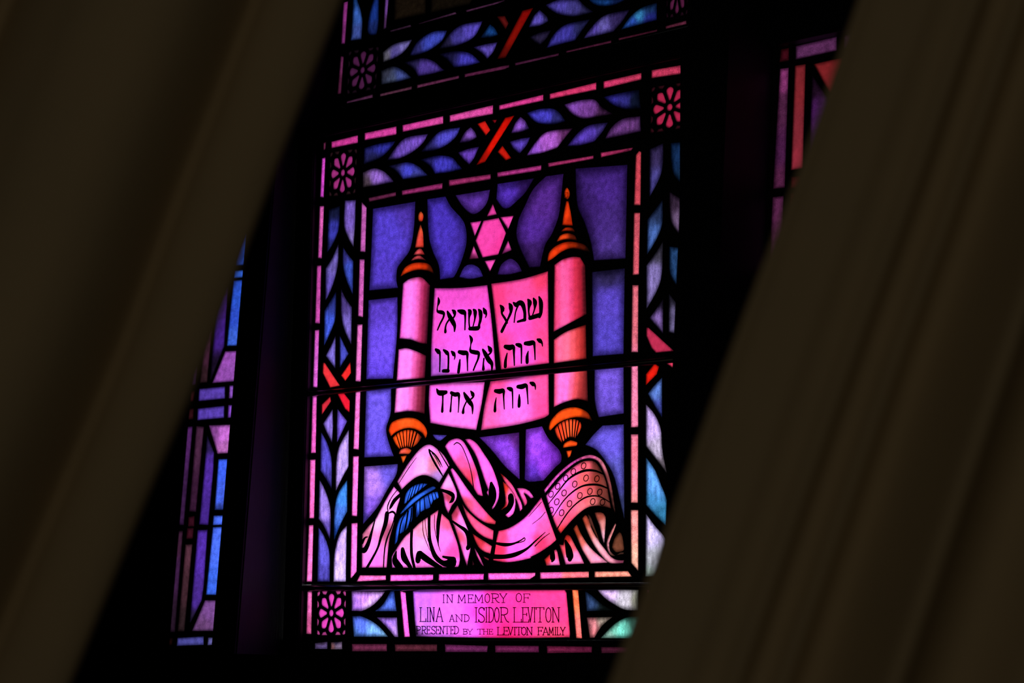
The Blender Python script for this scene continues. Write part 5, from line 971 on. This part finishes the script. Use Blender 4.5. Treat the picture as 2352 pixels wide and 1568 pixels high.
def glaze(key, text, root):
    parts, holes, made = {}, [], {}
    for part, cols, e, sm, P in read(text):
        Q = curve(P, sm)
        holes.append(Q)
        parts.setdefault(part, []).append((Q, cols, e))
    for part, pieces in parts.items():
        kind = part.split()[0]
        inst = part[len(kind):]
        name = NAMES.get(kind, kind)
        mat = M_STREAKY if kind in STREAKY else M_MOTTLED if name in MOTTLED else M_GLASS
        par = made.get(CHILD[kind] + inst) if kind in CHILD else root
        lab = clusters([p[0] for p in pieces]) if kind not in ONE else [0] * len(pieces)
        for k in sorted(set(lab)):
            g = Glass()
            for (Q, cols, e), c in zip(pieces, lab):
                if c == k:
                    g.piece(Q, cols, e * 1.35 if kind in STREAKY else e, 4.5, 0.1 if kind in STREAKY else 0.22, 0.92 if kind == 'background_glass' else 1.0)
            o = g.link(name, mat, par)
            made.setdefault(part, o)
            if kind in PART_LABELS:
                o['label'] = PART_LABELS[kind]
    for nm, c1, c2, quad in ROSETTES.get(key, []):
        g = Glass()
        for i, (Q, c) in enumerate(rosette(quad, c1, c2)):
            holes.append(Q)
            g.piece(Q, [(0, 0, c)], 4.5, 3.0, 0.4)
        g.link('rosette', M_GLASS, root)
    lead('lead_came', resample(OUTLINES[key], 60), holes, root)
    return made


def rod(name, a, b, r, mat, parent, y):
    n = 12
    v, f = [], []
    a, b = Vector((a[0] / 1000, y, a[1] / 1000)), Vector((b[0] / 1000, y, b[1] / 1000))
    for p in (a, b):
        for k in range(n):
            t = 2 * math.pi * k / n
            v.append(p + Vector((0, math.cos(t) * r, math.sin(t) * r)))
    for k in range(n):
        f.append([k, (k + 1) % n, n + (k + 1) % n, n + k])
    f += [list(range(n))[::-1], list(range(n, 2 * n))]
    return link_mesh(name, v, f, [mat], parent, True)


scroll = thing('stained_glass_panel', 'large stained glass panel with an open scroll on two rollers below a pink six-pointed star', 'stained glass',
               BASE, TILT, 'stained glass lights of the window')
made = glaze('HOPPER', HOPPER, scroll)
first = 0
for count in (9, 10, 6, 10, 6, 7):                                   # the six words
    strokes('lettering', '\n'.join(HEBREW_INK[first:first + count]), M_PAINT, made['scroll_parchment'])
    first += count
strokes('fold_lines', SHAWL_INK, M_PAINT, made['prayer_shawl'])
strokes('band_lines', BAND_INK, M_PAINT, made['prayer_shawl'])
strokes('tassel_lines', TASSEL_INK, M_PAINT, made['prayer_shawl'])
for side in ('left', 'right'):
    strokes('flute_lines', KNOB_INK[side], M_PAINT, made['scroll_roller ' + side])
ring_lines = []
for (x, y, ax, ay, bx, by) in RINGS:
    ring_lines.append([(x + ax * math.cos(t) + bx * math.sin(t), y + ay * math.cos(t) + by * math.sin(t), 2.0)
                       for t in [k * math.pi / 5 for k in range(11)]])
strokes('band_rings', ring_lines, M_PAINT, made['prayer_shawl'])
rod('saddle_bar', [[-653.9, 616.0], [557.1, 612.4]][0], [[-653.9, 616.0], [557.1, 612.4]][1], 0.0065, M_IRON, scroll, -0.010)

tablet = thing('stained_glass_panel', 'low stained glass panel with a pink memorial inscription tablet, under the scroll panel', 'stained glass',
               BASE, TILT, 'stained glass lights of the window')
made = glaze('PLAQUE', PLAQUE, tablet)
rod('saddle_bar', (-645, 138), (545, 138), 0.007, M_IRON, tablet, -0.008)

# pen strokes of the inscription: simple roman capitals with small serifs, on a unit box
CAPS = {
    'I': ['.5,0 .5,1', '.1,0 .9,0', '.1,1 .9,1'],
    'N': ['.15,0 .15,1', '.15,1 .85,0', '.85,0 .85,1', '0,0 .3,0', '.7,1 1,1', '0,1 .15,1'],
    'M': ['.12,0 .15,1', '.15,1 .5,.2', '.5,.2 .85,1', '.85,1 .88,0', '0,0 .25,0', '.75,0 1,0'],
    'E': ['.15,0 .15,1', '0,1 .92,1', '.15,.53 .7,.53', '0,0 1,0', '.92,1 .92,.86', '1,0 1,.15', '.7,.62 .7,.44'],
    'F': ['.15,0 .15,1', '0,1 1,1', '.15,.53 .75,.53', '0,0 .35,0', '1,1 1,.85', '.75,.62 .75,.44'],
    'L': ['.15,0 .15,1', '0,1 .35,1', '0,0 1,0', '1,0 1,.2'],
    'T': ['.5,0 .5,1', '0,1 1,1', '.3,0 .7,0', '0,1 0,.87', '1,1 1,.87'],
    'H': ['.15,0 .15,1', '.85,0 .85,1', '.15,.5 .85,.5', '0,0 .3,0', '.7,0 1,0', '0,1 .3,1', '.7,1 1,1'],
    'A': ['.1,0 .5,1', '.5,1 .9,0', '.25,.34 .75,.34', '0,0 .22,0', '.78,0 1,0'],
    'V': ['.1,1 .5,0', '.5,0 .9,1', '0,1 .25,1', '.75,1 1,1'],
    'Y': ['.08,1 .5,.45', '.5,.45 .92,1', '.5,.45 .5,0', '.3,0 .7,0', '0,1 .2,1', '.8,1 1,1'],
    'O': ['.5,1 .15,.85 .03,.5 .15,.15 .5,0 .85,.15 .97,.5 .85,.85 .5,1'],
    'D': ['.15,0 .15,1', '0,1 .4,1 .8,.85 .95,.5 .8,.15 .4,0 0,0'],
    'P': ['.15,0 .15,1', '0,1 .5,1 .9,.9 .9,.6 .5,.48 .15,.48', '0,0 .35,0'],
    'R': ['.15,0 .15,1', '0,1 .5,1 .85,.9 .85,.62 .5,.5 .15,.5', '.45,.5 .75,.1 1,0', '0,0 .3,0'],
    'B': ['.15,0 .15,1', '0,1 .5,1 .85,.9 .85,.62 .5,.53 .15,.53', '.5,.53 .9,.42 .95,.15 .5,0 0,0'],
    'S': ['.92,.82 .75,.97 .4,1 .1,.85 .15,.62 .5,.5 .85,.36 .95,.16 .7,.01 .3,0 .05,.17', '.92,.82 .92,.98', '.05,.17 .05,.02'],
}
pen = []
for (g, x, y, ax, ay, bx, by, w) in LETTERS:
    for s in CAPS[g]:
        q = []
        for p in s.split():
            a, b = (float(k) for k in p.split(','))
            q.append((x + ax * a + bx * b, y + ay * a + by * b))
        dx, dy = abs(q[-1][0] - q[0][0]), abs(q[-1][1] - q[0][1])
        thin = 0.75 if (len(q) == 2 and dx > dy) else 1.0
        pen.append([(a, b, w * 1.55 * thin) for a, b in q])
strokes('lettering', pen, M_THIN, made['dedication_tablet'])

low = thing('stained_glass_panel', 'narrow dim strip of dull mauve border glass along the bottom of the window', 'stained glass', (0, 0, ZW), 0,
            'stained glass lights of the window')
glaze('LOWER', LOWER, low)
high = thing('stained_glass_panel', 'upper stained glass panel of dark blue leaves and a red ribbon, above the scroll panel', 'stained glass', (0, 0, ZW), 0,
             'stained glass lights of the window')
glaze('UPPER', UPPER, high)
side = thing('stained_glass_panel', 'narrow side light of blue and purple strips beside the left curtain', 'stained glass', (0, 0, ZW), 0,
             'stained glass lights of the window')
glaze('LEFT', LEFT, side)
side = thing('stained_glass_panel', 'dim side light of red and plum strips beside the right curtain', 'stained glass', (0, 0, ZW), 0,
             'stained glass lights of the window')
glaze('RIGHT', RIGHT, side)

# ------------------------------------------------------------------ curtains drawn aside between the room and the window
CO, CX, CF = Vector([2.01661, -2.11096, 1.3149]), Vector([0.72308, 0.69076, 0.0]), Vector([-0.69076, 0.72308, 0.0])


def curtain(key, label, sign):
    edge, prof = CURTAIN_EDGE[key], CURTAIN_PROFILE[key]
    rows = []
    for i in range(len(edge) - 1):
        for j in range(5):
            t = j / 5
            rows.append(tuple(edge[i][a] * (1 - t) + edge[i + 1][a] * t for a in (0, 1)))
    rows.append(edge[-1])
    for _ in range(2):
        rows = [rows[0]] + [tuple((rows[i - 1][a] + 2 * rows[i][a] + rows[i + 1][a]) / 4 for a in (0, 1)) for i in range(1, len(rows) - 1)] + [rows[-1]]
    n = len(prof)
    hem = [(0.006, -0.016), (0.0, -0.012), (-0.0015, -0.006)]
    cross = hem + [(s, h - prof[0][1]) for s, h in prof]
    base_h = prof[0][1]
    v, f = [], []
    m = len(cross)
    for i, (x, z) in enumerate(rows):
        k = i / (len(rows) - 1)
        for s, h in cross:
            wob = 0.004 * math.sin(3.1 * k + s * 30) + 0.003 * math.sin(7 * k + s * 11)
            p = CO + CX * (x + sign * s) + Vector((0, 0, z)) - CF * (h + base_h + wob * min(1, s * 12))
            v.append(p)
    for i in range(len(rows) - 1):
        for j in range(m - 1):
            q = [i * m + j, i * m + j + 1, (i + 1) * m + j + 1, (i + 1) * m + j]
            f.append(q if sign > 0 else q[::-1])
    o = link_mesh('curtain', v, f, [M_CLOTH], None, True)
    sol = o.modifiers.new('thickness', 'SOLIDIFY')
    sol.thickness = 0.002
    sol.offset = 0
    o['label'], o['category'] = label, 'curtain'
    o['group'] = 'curtains in front of the window'
    return o


curtain('LEFT', 'dark olive brown curtain hanging in slanting folds at the left of the window', -1)
curtain('RIGHT', 'dark olive brown curtain hanging in slanting folds at the right of the window', 1)
